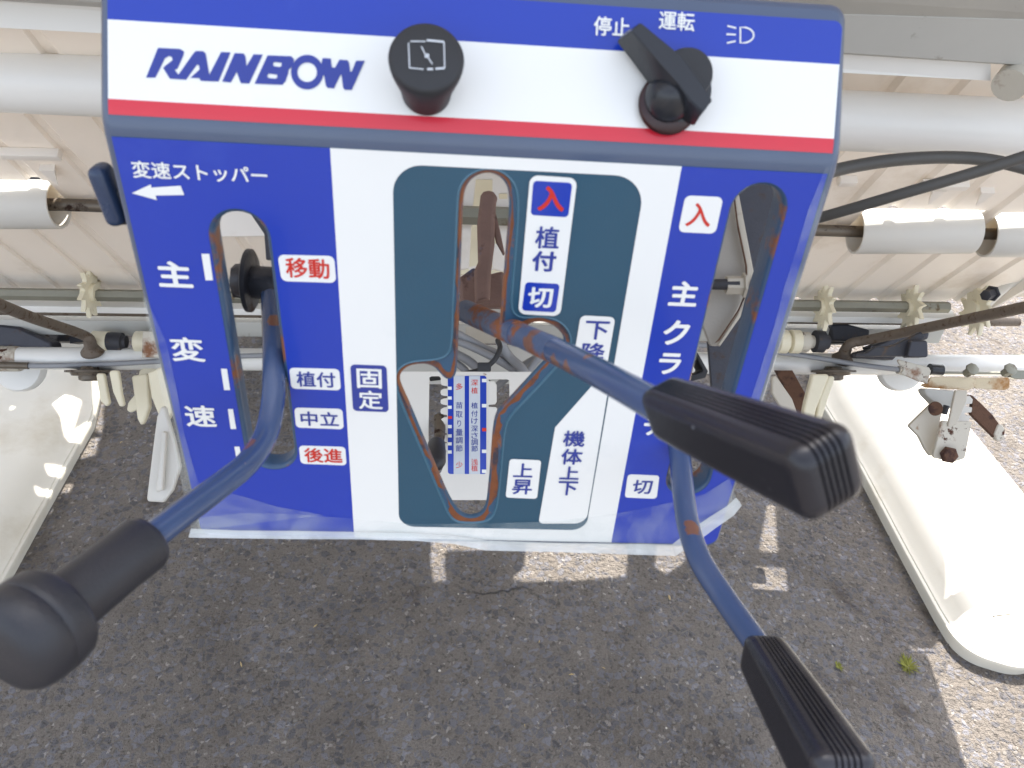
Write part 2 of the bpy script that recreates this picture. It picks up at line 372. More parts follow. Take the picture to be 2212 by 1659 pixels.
def offs(loop, d):
    """offset a closed loop; d > 0 grows it"""
    A = sum(loop[i].x*loop[(i+1) % len(loop)].y - loop[(i+1) % len(loop)].x*loop[i].y for i in range(len(loop))); sg = 1 if A > 0 else -1
    out = []
    L = len(loop)
    for i in range(L):
        t = (loop[(i+1) % L]-loop[i-1]); t = t.normalized() if t.length > 1e-9 else V((1, 0))
        out.append(loop[i] + V((t.y, -t.x))*(d*sg))
    return out
def onpanel(vs, lift): return [F(v.x, v.y, -(lift+v.z)) for v in vs]
def sheet(name, loops, mt, lift=.0001, thick=.0003, parent=None, bev=0):
    vs, fs = fill2d(loops, thick, bev); return link(name, onpanel(vs, lift), fs, mt, parent if parent is not None else panel)
def ragged(loop, o0, o1, d, name, mt, sd=0):
    """a band round an opening whose outer border wanders"""
    from mathutils import noise as nz
    L = len(loop); A = offs(loop, o0); B = offs(loop, 1.0); vs = []
    for i, p in enumerate(loop):
        dr = (B[i]-p).normalized(); k = max(0, .5+1.1*nz.noise(V((p.x*55+sd, p.y*55, 0)))+.35*nz.noise(V((p.x*260, p.y*260, 3)))); low = min(1, max(.25, (p.y-.06)/.09))
        vs += [F(A[i].x, A[i].y, d), F(*(p+dr*(o0+.0002+(o1-o0)*k*low)), d+.00012)]
    return link(name, vs, [(2*i, 2*i+1, 2*((i+1) % L)+1, 2*((i+1) % L)) for i in range(L)], mt, panel, 0)
def rim(loop, prof, name, mt, parent, closed=True):
    vs = []; fs = []; L = len(loop)
    for (o, d) in prof:
        lp = offs(loop, o); vs += [F(p.x, p.y, d) for p in lp]
    for i in range(len(prof)-1):
        for k in range(L):
            k2 = (k+1) % L; fs.append((i*L+k, i*L+k2, (i+1)*L+k2, (i+1)*L+k))
    return link(name, vs, fs, mt, parent, 50)
def capsule(c0, r0, c1, r1, n=14):
    a, b = US(*c0), US(*c1)
    ra = (US(c0[0]+r0, c0[1])-US(c0[0]-r0, c0[1])).length/2; rb = (US(c1[0]+r1, c1[1])-US(c1[0]-r1, c1[1])).length/2
    ax = (b-a).normalized(); sd = V((-ax.y, ax.x)); out = []
    for k in range(n+1):
        t = math.pi*k/n; out.append(a + sd*(ra*math.cos(t)) - ax*(ra*math.sin(t)))
    for k in range(n+1):
        t = math.pi*k/n; out.append(b - sd*(rb*math.cos(t)) + ax*(rb*math.sin(t)))
    return out
slotL = capsule((519, 513), 67, (586, 970), 57)
slotR = capsule((1637, 455), 63, (1487, 1032), 49)
OPEN = [(998,440),(1004,405),(1022,382),(1052,371),(1080,380),(1098,402),(1103,440),(1099,490),(1094,542),(1090,595),(1086,643),(1080,710),(1084,728),(1095,738),(1106,736),(1118,722),(1138,703),(1162,695),(1190,700),(1212,716),(1222,738),(1215,755),(1195,768),(1180,781),(1155,808),(1130,835),(1105,862),(1085,882),(1072,898),(1066,930),(1063,970),(1060,1014),(1056,1056),(1052,1094),(1040,1115),(1014,1121),(992,1112),(980,1096),(968,1076),(946,1026),(925,976),(904,927),(884,879),(866,840),(860,822),(866,803),(885,790),(917,786),(938,793),(950,806),(960,818),(972,822),(982,814),(986,797),(989,720),(991,643),(995,540)]
opn = chaikin(LO(OPEN), 2)
RING = [(985,440),(990,402),(1012,374),(1050,360),(1088,368),(1116,397),(1123,440),(1118,520),(1111,600),(1106,660),(1114,680),(1135,686),(1165,682),(1200,687),(1226,706),(1238,735),(1230,765),(1208,790),(1155,848),(1105,898),(1092,925),(1086,1000),(1076,1098),(1060,1128),(1015,1133),(975,1128),(955,1085),(912,982),(870,885),(850,832),(852,805),(872,785),(900,778),(940,776),(964,768),(974,748),(977,643),(982,540)]
opn_o = chaikin(LO(RING), 2)
# outline of the metal face (where the edge starts to roll back)
E = .0042
topL, topR = US(211, -99, False), US(1834, 2, False)
kL, kR = US(214, 266), US(1820, 340)
kL.y = kR.y = 0
botL, botR = US(434, 1171), US(1551, 1181)
xl0 = topL.x; xr0 = topR.x
ysb = (botL.y + botR.y)/2; yst = (topL.y+topR.y)/2
outer = [V((xl0, yst)), V((xr0, yst)), V((kR.x, -TB)), V((kR.x, TB)), V((botR.x, ysb)), V((botL.x, ysb)), V((kL.x, TB)), V((kL.x, -TB))]
full = rpoly(outer, [.008, .008, 0, 0, .009, .009, 0, 0], 8)
full = dens(full, .006)
inner = offs(full, -E)
prof = [(0, 0), (E*.38, E*.08), (E*.71, E*.29), (E*.92, E*.62), (E, E), (E, .012), (E, .026)]
# metal face: upper and lower sheets with a rolled bend between them
mb = MB()
def clip(loop, keep):
    """cut a loop at s = +-TB"""
    lim = TB if keep > 0 else -TB; out = []
    L = len(loop)
    for i in range(L):
        a, b = loop[i], loop[(i+1) % L]; ia = (a.y-lim)*keep >= 0; ib = (b.y-lim)*keep >= 0
        if ia: out.append(a)
        if ia != ib: t = (lim-a.y)/(b.y-a.y); out.append(a.lerp(b, t))
    return out
up, lo = clip(inner, -1), clip(inner, 1)
for lp, holes in ((up, []), (lo, [slotL, slotR, opn_o])):
    vs, fs = fill2d([lp]+holes, 0.0)
    link('upper_face' if not holes else 'lower_face', [F(v.x, v.y, 0) for v in vs], fs, 'paint' if not holes else 'teal', panel, 50)
eL = min(p.x for p in up if abs(p.y+TB) < 1e-6); eR = max(p.x for p in up if abs(p.y+TB) < 1e-6)
gL = min(p.x for p in lo if abs(p.y-TB) < 1e-6); gR = max(p.x for p in lo if abs(p.y-TB) < 1e-6)
nb = 12; vs = []
for i in range(nb+1):
    t = i/nb; s_ = -TB+2*TB*t; a = eL+(gL-eL)*t; b = eR+(gR-eR)*t
    vs += [F(a+(b-a)*j/8, s_, 0) for j in range(9)]
mb.add(vs, [(i*9+j, i*9+j+1, i*9+j+10, i*9+j+9) for i in range(nb) for j in range(8)])
mb.build('bend', 'paint', panel, 50)
rim(inner, prof, 'rolled_edge', 'paint', panel)
rim(slotL, [(0, 0), (-.0008, .0002), (-.0018, .0012), (-.0024, .003), (-.0025, .011)], 'slot_lip', 'slotrim', panel)
rim(slotR, [(0, 0), (-.0006, .0002), (-.0014, .0012), (-.0018, .003), (-.0019, .016)], 'slot_lip', 'slotrim', panel)
rim(opn_o, [(0, 0), (-.0003, -.0003), (-.0007, -.0003), (-.0011, .0002), (-.0014, .0010)], 'opening_lip', 'lip', panel)
vs, fs = fill2d([offs(opn_o, -.0013), opn], 0.0); link('recessed_ring', [F(v.x, v.y, .0010) for v in vs], fs, 'ring', panel)
rim(opn, [(0, .0010), (.0, .0033)], 'opening_edge', 'rustpaint', panel)
ragged(opn, .0008, .0068, .0007, 'rust_stain', 'edge')
rim(opn, [(.0009, .00075), (.0004, .0007), (-.0003, .0013), (-.0004, .0034)], 'rusty_edge', 'rustpaint', panel)
# printed face: upper sheet
lblT = [(-60, 222), (1817, 44)]
uTL, uTR = US(229, -55, False), US(1817, 44, False)
a1, b1 = US(231, 42, False), US(1812, 140, False)
a2, b2 = US(236, 216, False), US(1804, 298, False)
a3, b3 = US(238, 250, False), US(1799, 329, False)
sT = (uTL.y+uTR.y)/2; s1 = (a1.y+b1.y)/2; s2 = (a2.y+b2.y)/2; s3 = (a3.y+b3.y)/2
xl = (uTL.x+a3.x)/2; xr = (b1.x+b3.x)/2

s3 = max(a3.y, b3.y) if False else s3
bandloop = lambda s_a, s_b: dens([V((xl, s_a)), V((xr, s_a)), V((xr, s_b)), V((xl, s_b))], .0015)
sheet('blue_band', [rpoly([V((xl, s1)), V((xl, sT)), V((xr, sT)), V((xr, s1))], [0, .004, .004, 0])], 'blue')
sheet('white_band', [[V((xl, s1)), V((xr, s1)), V((xr, s2)), V((xl, s2))]], 'white')
vs = []; nb = 10
for i in range(nb+1):
    s_ = s2+(s3-s2)*i/nb
    vs += [F(xl+(xr-xl)*j/20, s_, -.0004) for j in range(21)]
link('red_stripe', vs, [(i*21+j, i*21+j+1, i*21+j+22, i*21+j+21) for i in range(nb) for j in range(20)], 'red', panel)
# lower sheet
tl, tw0, tw1, tr = US(237, 276), US(712, 298), US(1476, 340), US(1794, 353)
bl, bw0, bw1, br = US(440, 1166), US(766, 1168), US(1320, 1172), US(1545, 1176)
st = max(TB+.0002, (tl.y+tw0.y+tw1.y+tr.y)/4); sb = ysb-E-.0004

tealpx = [(848,421),(849,357),(1322,374),(1390,378),(1386,431),(1367,542),(1328,775),(1274,1101),(1266,1142),(905,1142),(862,1142),(861,1081),(858,845),(852,542)]
T_ = LO([(848,357),(1396,378),(1266,1141),(862,1141)])
tyt = (T_[0].y+T_[1].y)/2; tyb = (T_[2].y+T_[3].y)/2
teal = rpoly([V((T_[0].x, tyt)), V((T_[1].x, tyt)), V((T_[2].x, tyb)), V((T_[3].x, tyb))], [.014, .015, .010, .010], 10)
def cut(p0, p1, s_): t = (s_-p0.y)/(p1.y-p0.y); return V((p0.x+(p1.x-p0.x)*t, s_))
LT, LB_ = cut(tl, bl, st), cut(tl, bl, sb); RT, RB_ = cut(tr, br, st), cut(tr, br, sb)
W0t, W0b, W1t, W1b = cut(tw0, bw0, st), cut(tw0, bw0, sb), cut(tw1, bw1, st), cut(tw1, bw1, sb)
sheet('blue_panel', [rpoly([LT, W0t, W0b, LB_], [0, 0, 0, .007]), slotL], 'blue')
sheet('blue_panel', [rpoly([W1t, RT, RB_, W1b], [0, 0, .007, 0]), slotR], 'blue')
sheet('white_panel', [[W0t, W1t, W1b, W0b], teal], 'white')
# white area round the up/down lettering, inside the dark cut-out
wa = rpoly(LO([(1303,832),(1313,845),(1268,1110),(1262,1130),(1168,1130),(1176,1110),(1199,923),(1278,829)]), [0, .0005, .003, .005, .002, 0, .001, 0])
wa = rpoly(LO([(1314,838),(1266,1130),(1163,1130),(1199,923),(1282,829)]), [.001, .008, .003, .001, .001])
sheet('white_area', [wa], 'white', .0001)
def tagbox(pts, r, mt, lift=.0005, name='tag_plate', parent=None):
    return sheet(name, [rpoly(LO(pts), r)], mt, lift, .0002, parent)
def rect(cx, cy, ww, hh, sl=0):
    k = -sl*hh
    return [(cx-ww/2-k/2, cy-hh/2), (cx+ww/2-k/2, cy-hh/2+ww*.04), (cx+ww/2+k/2, cy+hh/2+ww*.03), (cx-ww/2+k/2, cy+hh/2)]
def word(s, cx, cy, ww, hh, mt, lower=True, bold=.018, lift=.0009, parent=None, name='lettering'):
    c0 = US(cx, cy, lower); du = (US(cx+ww/2, cy, lower).x-US(cx-ww/2, cy, lower).x); ds = (US(cx, cy+hh/2, lower).y-US(cx, cy-hh/2, lower).y)
    vs, fs = text2d(s, bold)
    return link(name, [F(c0.x+v.x*du, c0.y-v.y*ds, -(lift+.0001*v.z)) for v in vs], fs, mt, parent if parent is not None else panel, 0)
def mark(pts, mt, lower=True, lift=.0007, name='mark', parent=None):
    return sheet(name, [(LO if lower else UP)(pts)], mt, lift, .0001, parent)
word('変速ストッパー', 433, 371, 290, 37, 'white')
mark([(286,416),(327,397),(328,404),(391,400),(399,420),(337,421),(340,431)], 'white', name='arrow')
word('主', 378, 591, 74, 56, 'white', bold=.03); word('変', 406, 753, 72, 52, 'white', bold=.022); word('速', 434, 897, 66, 46, 'white', bold=.022)
for p in ([(436,547),(453,547),(461,604),(445,604)], [(478,795),(491,795),(498,841),(485,841)], [(493,882),(504,882),(511,925),(499,925)], [(507,963),(518,963),(524,998),(513,998)]): mark(p, 'white', name='tick_mark')
def tagged(pts, r, mt, items, inner=None):
    p = tagbox(pts, r, mt)
    for it in items: word(*it, parent=p)
    return p
tagged([(600,549),(722,552),(727,610),(609,606)], .003, 'white', [('移動', 665, 578, 94, 43, 'redink')])
tagged([(625,793),(733,796),(737,842),(630,838)], .0025, 'white', [('植付', 683, 818, 84, 33, 'navy')])
tagged([(636,879),(740,882),(743,926),(640,922)], .0025, 'white', [('中立', 691, 903, 82, 31, 'navy')])
tagged([(646,961),(746,964),(749,1004),(650,1000)], .0025, 'white', [('後進', 699, 982, 82, 31, 'redink')])
tagged([(757,786),(835,789),(840,889),(763,886)], .0025, 'navy', [('固', 798, 816, 54, 42, 'white'), ('定', 801, 862, 52, 40, 'white')])
p = tagbox([(1145,377),(1247,384),(1210,682),(1119,677)], .004, 'white')
q = sheet('blue_square', [rpoly(LO([(1152,389),(1236,394),(1227,468),(1146,463)]), .002)], 'blue', .0007, .0002, p)
word('入', 1191, 428, 58, 54, 'redink', bold=.035, lift=.0010, parent=p)
word('植', 1182, 512, 52, 48, 'navy', parent=p); word('付', 1175, 563, 52, 44, 'navy', bold=.03, parent=p)
q = sheet('blue_square', [rpoly(LO([(1135,608),(1209,612),(1200,673),(1127,669)]), .002)], 'blue', .0007, .0002, p)
word('切', 1167, 641, 54, 44, 'white', bold=.03, lift=.0010, parent=p)
tagged([(1254,680),(1329,684),(1308,806),(1234,802)], .003, 'white', [('下', 1289, 712, 52, 40, 'navy'), ('降', 1281, 759, 50, 40, 'navy')])
for ch, x, y, a, b in (('機', 1240, 946, 47, 34), ('体', 1235, 985, 46, 34), ('上', 1230, 1020, 42, 28), ('下', 1226, 1053, 42, 30)): word(ch, x, y, a, b, 'navy')
tagged([(1101,990),(1169,993),(1160,1076),(1092,1073)], .002, 'white', [('上', 1130, 1014, 42, 30, 'navy'), ('昇', 1128, 1050, 43, 32, 'navy')])
tagged([(1480,421),(1562,425),(1545,504),(1464,500)], .003, 'white', [('入', 1510, 463, 54, 51, 'redink')])
for ch, x, y, a, b in (('主', 1477, 633, 62, 54), ('ク', 1460, 717, 56, 54), ('ラ', 1446, 784, 48, 46), ('ッ', 1434, 850, 34, 32), ('チ', 1414, 918, 48, 42)): word(ch, x, y, a, b, 'white', bold=.03)
tagged([(1356,1023),(1424,1026),(1418,1076),(1349,1073)], .0022, 'white', [('切', 1387, 1050, 42, 30, 'navy')])
word('停止', 1321, 59, 78, 42, 'white', False); word('運転', 1461, 47, 77, 41, 'white', False)
def stroke(pts, wd_, mt, lower, name='mark', closed=False):
    P = (LO if lower else UP)(pts); hw = wd_/2; L = []; R_ = []
    for i in range(len(P)):
        a = P[i-1] if (i > 0 or closed) else P[i]; b = P[(i+1) % len(P)] if (i < len(P)-1 or closed) else P[i]
        t = (b-a).normalized(); nn = V((-t.y, t.x)); L.append(P[i]+nn*hw); R_.append(P[i]-nn*hw)
    if closed: return sheet(name, [L, R_] if abs(sum(p.x for p in L)) >= 0 else [R_, L], mt, .0007, .0001)
    return sheet(name, [L + R_[::-1]], mt, .0007, .0001)
Dp = [(1598,60)] + [(1603+24*math.sin(math.pi*k/10), 77-17*math.cos(math.pi*k/10)) for k in range(1, 10)] + [(1598,94)]
stroke(Dp, .0007, 'white', False, 'lamp_symbol', True)
for p in (((1570,57),(1589,62)), ((1568,75),(1588,76)), ((1569,94),(1588,90))): stroke(p, .0007, 'white', False, 'lamp_symbol')
# the maker's logo word
LZ = lambda P: [((440+x/2.9105)*.67770, (130+y/2.9105)*.67770) for x, y in P]
lets = [[[(80,345),(190,70),(395,80),(432,105),(425,140),(370,262),(345,275),(380,318),(515,125),(540,98),(612,102),(632,125),(665,320),(775,108),(862,112),(750,382),(585,375),(575,350),(490,348),(575,270),(570,230),(550,225),(450,365),(300,355),(238,255),(262,232),(325,185),(320,155),(290,145),(255,165),(165,345)]],
 [[(785,382),(900,118),(985,122),(1000,150),(1010,240),(1075,130),(1160,132),(1035,400),(960,397),(950,380),(920,290),(865,390)]],
 [[(1085,402),(1205,140),(1425,148),(1450,175),(1440,230),(1400,275),(1395,310),(1370,380),(1340,412)], [(1255,215),(1270,200),(1335,208),(1335,235),(1320,248),(1262,240)], [(1200,330),(1215,308),(1295,318),(1295,345),(1280,355),(1215,350)]],
 [[(1572+150*math.cos(k*math.pi/18), 295+160*math.sin(k*math.pi/18)) for k in range(36)], [(1572+91*math.cos(k*math.pi/18), 296+91*math.sin(k*math.pi/18)) for k in range(36)]],
 [[(1715,165),(1790,170),(1800,250),(1830,255),(1870,180),(1945,185),(1960,210),(1970,290),(1985,290),(2025,190),(2105,190),(1985,460),(1920,458),(1905,440),(1890,320),(1880,320),(1820,445),(1760,440),(1745,420),(1730,330),(1690,300),(1700,240)]]]
mb = MB()
for i, L_ in enumerate(lets):
    vs, fs = fill2d([UP(LZ(x)) for x in L_], .0001); mb.add(onpanel(vs, .0006+.00003*i), fs)
mb.build('logo_lettering', 'navy', panel, 0)
# clear protective film, lifting along the edges
def film(pts, lift, n=1):
    vs = []; L = LO(pts[0]); R_ = LO(pts[1])
    k = len(L); m_ = 6
    rnd = random.Random(n)
    for i in range(k):
        for j in range(m_+1):
            p = L[i].lerp(R_[i], j/m_); h = lift[0]+(lift[1]-lift[0])*(j/m_)**2 + rnd.uniform(-.0002, .0002)
            vs.append(F(p.x, p.y, -max(.0011, h)))
    return link('clear_film', vs, [(i*(m_+1)+j, i*(m_+1)+j+1, (i+1)*(m_+1)+j+1, (i+1)*(m_+1)+j) for i in range(k-1) for j in range(m_)], 'film', panel)
film([[(415,1118),(520,1105),(640,1108),(765,1118),(900,1130),(1050,1128),(1200,1124),(1340,1105),(1440,1085),(1520,1065),(1575,1030)],
      [(412,1146),(520,1149),(640,1150),(765,1151),(900,1152),(1050,1166),(1200,1172),(1340,1176),(1450,1183),(1530,1120),(1590,1078)]], (.0012, .0035), 1)
film([[(1782,360),(1745,450),(1718,540),(1692,620),(1672,700),(1640,800),(1608,900),(1580,1000)],
      [(1800,354),(1772,450),(1748,530),(1724,610),(1699,700),(1667,800),(1640,900),(1612,1000)]], (.0011, .0016), 2)
film([[(310,640),(330,740),(352,850),(370,930),(388,1010),(405,1100)], [(316,640),(362,740),(385,850),(398,930),(420,1010),(450,1100)]], (.0016, .0011), 3)
film([[(405,1060),(415,1085),(425,1110),(432,1140)], [(440,1050),(520,1068),(600,1092),(700,1110)]], (.0018, .0011), 4)
M['filmfold'] = M['film'].copy(); M['filmfold'].name = 'folded_clear_film'
for q in M['filmfold'].node_tree.nodes:
    if q.type == 'MAP_RANGE': q.inputs[3].default_value = .45; q.inputs[4].default_value = .85
    if q.type == 'BSDF_PRINCIPLED': q.inputs['Base Color'].default_value = (.74, .77, .77, 1); q.inputs['Roughness'].default_value = .15
def fold(top, bot, l0, l1, n): o = film([top, bot], (l0, l1), n); o.name = 'film_fold'; o.data.materials.clear(); o.data.materials.append(M['filmfold'])
fold([(415,1137),(520,1141),(640,1142),(765,1144),(900,1147),(980,1152),(1050,1162),(1200,1167),(1340,1169),(1450,1171)], [(412,1149),(520,1151),(640,1153),(765,1153),(900,1157),(980,1163),(1050,1178),(1200,1181),(1340,1186),(1455,1189)], .0022, .0048, 8)
fold([(1450,1171),(1490,1140),(1530,1112),(1568,1088),(1588,1070)], [(1455,1189),(1500,1160),(1540,1130),(1580,1102),(1598,1080)], .0022, .0050, 9)
# ---------------------------------------------------------------- knob, switch, button
def upframe(px, py): us = US(px, py, False); return F(us.x, us.y, 0), us
o_, us = upframe(921, 200)
kn = thing('round_knob', o_, 'round black push pull knob with a worn white square symbol on its face', 'knob')
# axis leans up towards the eye: centre of the face is seen above the stem
fc = PD(921, 122, .337)
ax = (fc - o_).normalized(); hgt = (fc - o_).length
v, f = lathe(o_, ax, [(0, .0112), (hgt*.25, .0120), (hgt*.45, .0133), (hgt*.62, .0145), (hgt*.75, .0154), (hgt*.84, .0158), (hgt*.93, .0160), (hgt*.985, .0153), (hgt, .0140), (hgt+.0003, .004)], 64)
link('knob_body', v, f, 'black', kn, 60)
ay = (DU - ax*DU.dot(ax)).normalized(); axx = ay.cross(ax); axx = axx if axx.x > 0 else -axx
def kp(x, y): return fc + axx*x + ay*y + ax*.0006
mb = MB(); cs = (.0076, .0066)
segs = [((-.0076,-.0052),(-.0068,.0060)), ((-.0068,.0060),(-.001,.0062)), ((.0005,.006),(.003,.0058)), ((.004,.0056),(.0078,.0050)), ((.0078,.0048),(.0072,-.0066)), ((.0072,-.0068),(0,-.0070)), ((-.0005,-.0064),(-.0068,-.0060)), ((-.0022,-.004),(-.0008,-.0012)), ((-.0008,-.0012),(.0012,.0014)), ((.0012,.0014),(.0026,.0036))]
for i, (a, b) in enumerate(segs):
    th = .0009 if i in (2, 3, 5) else .0005
    pa, pb = kp(*a), kp(*b); t = (pb-pa).normalized(); nn = ax.cross(t)
    mb.box((pa+pb)/2, (t, nn, ax), (pb-pa).length, th, .0002)
mb.box(kp(.0002, 0), (axx, ay, ax), .0018, .0018, .0002)
mb.build('gauge_symbol', 'decal', kn, 0)
# rotary switch: round base, long bar-shaped handle
o_, us = upframe(1462, 200)
sw = thing('rotary_switch', o_, 'glossy black rotary switch with a long bar handle turned up to the left', 'switch')
hub = PD(1464, 188, .362)
v, f = lathe(o_ , NU, [(0, .0152), (.004, .0152), (.0058, .0146), (.0066, .0125), (.0069, .002)], 56)
link('switch_base', v, f, 'gloss', sw, 50)
v, f = lathe(PP(1480, 165, OP+NU*.0066, NU), NU, [(0, .0118), (.004, .0116), (.0065, .0108), (.0072, .002)], 48)
link('switch_collar', v, f, 'black', sw, 50)
SZ = lambda x, y: ((1800+x/3.403)*.6777, (30+y/3.403)*.6777)
def pyr(base, h0, top, h1):
    B = [PP(*SZ(*p), OP+NU*h0, NU) for p in base]; T2 = [PP(*SZ(*p), OP+NU*h1, NU) for p in top]; n_ = len(B)
    return B+T2, [tuple(range(n_)), tuple(range(n_, 2*n_))] + [(i, (i+1) % n_, n_+(i+1) % n_, n_+i) for i in range(n_)]
v, f = pyr([(560,345),(700,205),(1270,560),(1530,890),(1600,990),(1400,1270),(1300,1210),(1090,960),(890,770)], .0066, [(718,235),(825,135),(1270,510),(1440,660),(1605,985),(1485,1110),(1250,830)], .018) if False else (None, None)
def prism(base, top, h0, h1):
    B = [PP(*SZ(*p), OP+NU*h0, NU) for p in base]; T2 = [PP(*SZ(*p), OP+NU*h1, NU) for p in top]; n_ = len(B)
    return B+T2, [tuple(range(n_)), tuple(range(n_, 2*n_))] + [(i, (i+1) % n_, n_+(i+1) % n_, n_+i) for i in range(n_)]
v, f = prism([(560,350),(660,240),(1330,600),(1560,960),(1400,1270),(1250,1190),(900,790)], [(718,235),(825,138),(1262,505),(1605,990),(1490,1115),(1370,1000),(1250,825)], .0055, .021)
bm = bmesh.new(); vv = [bm.verts.new(p) for p in v]
for q in f: bm.faces.new([vv[i] for i in q])
bmesh.ops.bevel(bm, geom=bm.edges[:], offset=.0005, segments=2, affect='EDGES')
bm.verts.index_update(); v = [x.co.copy() for x in bm.verts]; f = [tuple(x.index for x in q.verts) for q in bm.faces]; bm.free()
link('handle', v, f, 'gloss', sw, 40)
v, f = lathe(PP(*SZ(1130, 960), OP+NU*.0066, NU), NU, [(0, .0112), (.003, .0108), (.007, .0085), (.0105, .005), (.012, .001)], 40)
link('hub_dome', v, f, 'gloss', sw, 60)
v, f = lathe(PP(*SZ(1120, 1030), OP+NU*.0030, NU), NU, [(0, .0140), (.0016, .0140), (.0026, .0130), (.003, .002)], 48)
link('switch_skirt', v, f, 'redreflect', sw, 60)
# stopper button at the left edge
bt = thing('stopper_button', PD(234, 430, .385), 'small slate blue rounded button sticking out of the left edge of the panel', 'button')
v, f = rbox(.0095, .030, .014, .0042, 4)
c_ = PD(236, 420, .392); tilt = (DD*1.0 + EX*.16).normalized(); sx_ = tilt.cross(NL).normalized()
M['btn'] = mat('dark_blue_button', rgb('2c3c58'), .25, 0, .1, 40, .1, 600)
link('button_cap', [c_ + sx_*p[0] + tilt*p[1] + NL*p[2] for p in v], f, 'btn', bt, 60)
mb = MB(); mb.box(PD(256, 446, .397), (sx_, tilt, NL), .010, .018, .007, .002); mb.build('button_stem', 'dark', bt)

# ================================================================= LEVERS
def grip(root, c0, c1, Wdir, w0, w1, t0, t1, name='grip'):
    """vinyl grip: rounded paddle, five grooves running round its narrow rim"""
    axg = (c1-c0); L = axg.length; axg.normalize(); Wd = (Wdir-axg*Wdir.dot(axg)).normalized(); Td = axg.cross(Wd)
    r = .0058; v, f = rbox(L, 1.0*w1, 1.0*t1, r, 5, 40, 14, 90)
    out = []
    for p in v:
        x, y, z = p; k = max(0.0, x/L+.5)
        ridge = 0
        H = (L/2, w1/2, t1/2)
        core = V([max(-H[i]+r, min(H[i]-r, p[i])) for i in range(3)]); nn = (p-core).normalized() if (p-core).length > 1e-9 else V((0, 0, 0))
        rimness = max(0, 1-abs(nn.z)*1.2)
        if abs(z) < t1*.225 and x > -L*.47:
            g = math.cos(z/(t1*.45)*2*math.pi*5); ridge = -.0010*min(1, max(0, g-.1)*1.6)*rimness**.5
        q = p + nn*ridge
        sy = (w0/w1)+(1-w0/w1)*min(1, k*1.05)**.8; sz = (t0/t1)+(1-t0/t1)*min(1, k*1.05)**.8
        out.append(c0 + axg*(q.x+L/2) + Wd*q.y*sy + Td*q.z*sz)
    return link(name, out, f, 'grip', root, 50)
def chipped(key, src, root, spots_):
    """a copy of a material with rust showing at given places (world points, radius)"""
    X = M[src].copy(); X.name = key; n, l = X.node_tree.nodes, X.node_tree.links; b = n['Principled BSDF']
    tc = next(q for q in n if q.type == 'TEX_COORD'); cur = b.inputs['Base Color'].links[0].from_socket
    nn = n.new('ShaderNodeTexNoise'); nn.inputs['Scale'].default_value = 260; nn.inputs['Detail'].default_value = 4; l.new(tc.outputs['Object'], nn.inputs[0])
    for p, r in spots_:
        q = p-root.location
        sb = n.new('ShaderNodeVectorMath'); sb.operation = 'DISTANCE'; l.new(tc.outputs['Object'], sb.inputs[0]); sb.inputs[1].default_value = q
        ml = n.new('ShaderNodeMath'); ml.operation = 'MULTIPLY_ADD'; l.new(nn.outputs[0], ml.inputs[0]); ml.inputs[1].default_value = r*1.3; l.new(sb.outputs['Value'], ml.inputs[2])
        mr = n.new('ShaderNodeMapRange'); l.new(ml.outputs[0], mr.inputs[0]); mr.inputs[1].default_value = r*1.55; mr.inputs[2].default_value = r*1.75; mr.inputs[3].default_value = .92; mr.inputs[4].default_value = 0
        mx = n.new('ShaderNodeMix'); mx.data_type = 'RGBA'; l.new(mr.outputs[0], mx.inputs[0]); l.new(cur, mx.inputs[6]); mx.inputs[7].default_value = rgb('7c5039'); cur = mx.outputs[2]
    l.new(cur, b.inputs['Base Color']); M[key] = X; return key
# gear lever at the left, knob end close to the lens
gl = thing('gear_lever', PD(560, 640, .46), 'bent blue steel lever in the left slot with black rubber sleeve and mushroom knob', 'lever')
R6 = .0062
pts = [PD(585, 620, .462), PD(590, 700, .450), PD(592, 800, .436), PD(588, 880, .428), PD(572, 945, .418), PD(535, 1000, .400), PD(480, 1045, .380), PD(400, 1105, .353), PD(325, 1162, .330)]
chipped('gear_lever_paint', 'lever', gl, [(PD(528, 955, .405), .0052), (PD(592, 690, .443), .0042), (PD(564, 812, .424), .0030), (PD(470, 1035, .370), .0010)])
v, f = tube(pts, [R6*.95]+[R6]*8, 24, True, 6); link('shaft', v, f, 'gear_lever_paint', gl, 60)
a = PD(322, 1167, .330); b = PD(128, 1318, .293); axk = (b-a).normalized(); Lk = (b-a).length
v, f = lathe(a, axk, [(0, .0085), (.001, .0112), (.004, .0122), (Lk*.4, .0118), (Lk*.8, .0122), (Lk, .0125)], 48); link('sleeve', v, f, 'rubber', gl, 60)
v, f = lathe(a+axk*(Lk-.002), axk, [(0, .010), (.0004, .0150), (.0016, .0176), (.0040, .0192), (.0095, .0199), (.0122, .0199), (.0126, .0195), (.0131, .0199), (.0180, .0195), (.0220, .0183), (.0250, .0158), (.0268, .0118), (.0275, .006), (.0277, .0005)], 72); link('knob', v, f, 'rubber', gl, 60)
v, f = tube([PD(520, 607, .470), PD(585, 612, .462), PD(640, 614, .466)], .0095, 32); link('pivot_bushing', v, f, 'bushing', gl, 50)
v, f = lathe(PD(533, 606, .470), EX, [(0, .0175), (.0005, .0185), (.003, .0185), (.0045, .016), (.005, .010)], 48); link('flange', v, f, 'bushing', gl, 50)
v, f = lathe(PD(513, 606, .472), EX, [(-.003, .006), (-.002, .0100), (.004, .0105), (.005, .010)], 6); link('hex_nut', v, f, 'bushing', gl, 30)
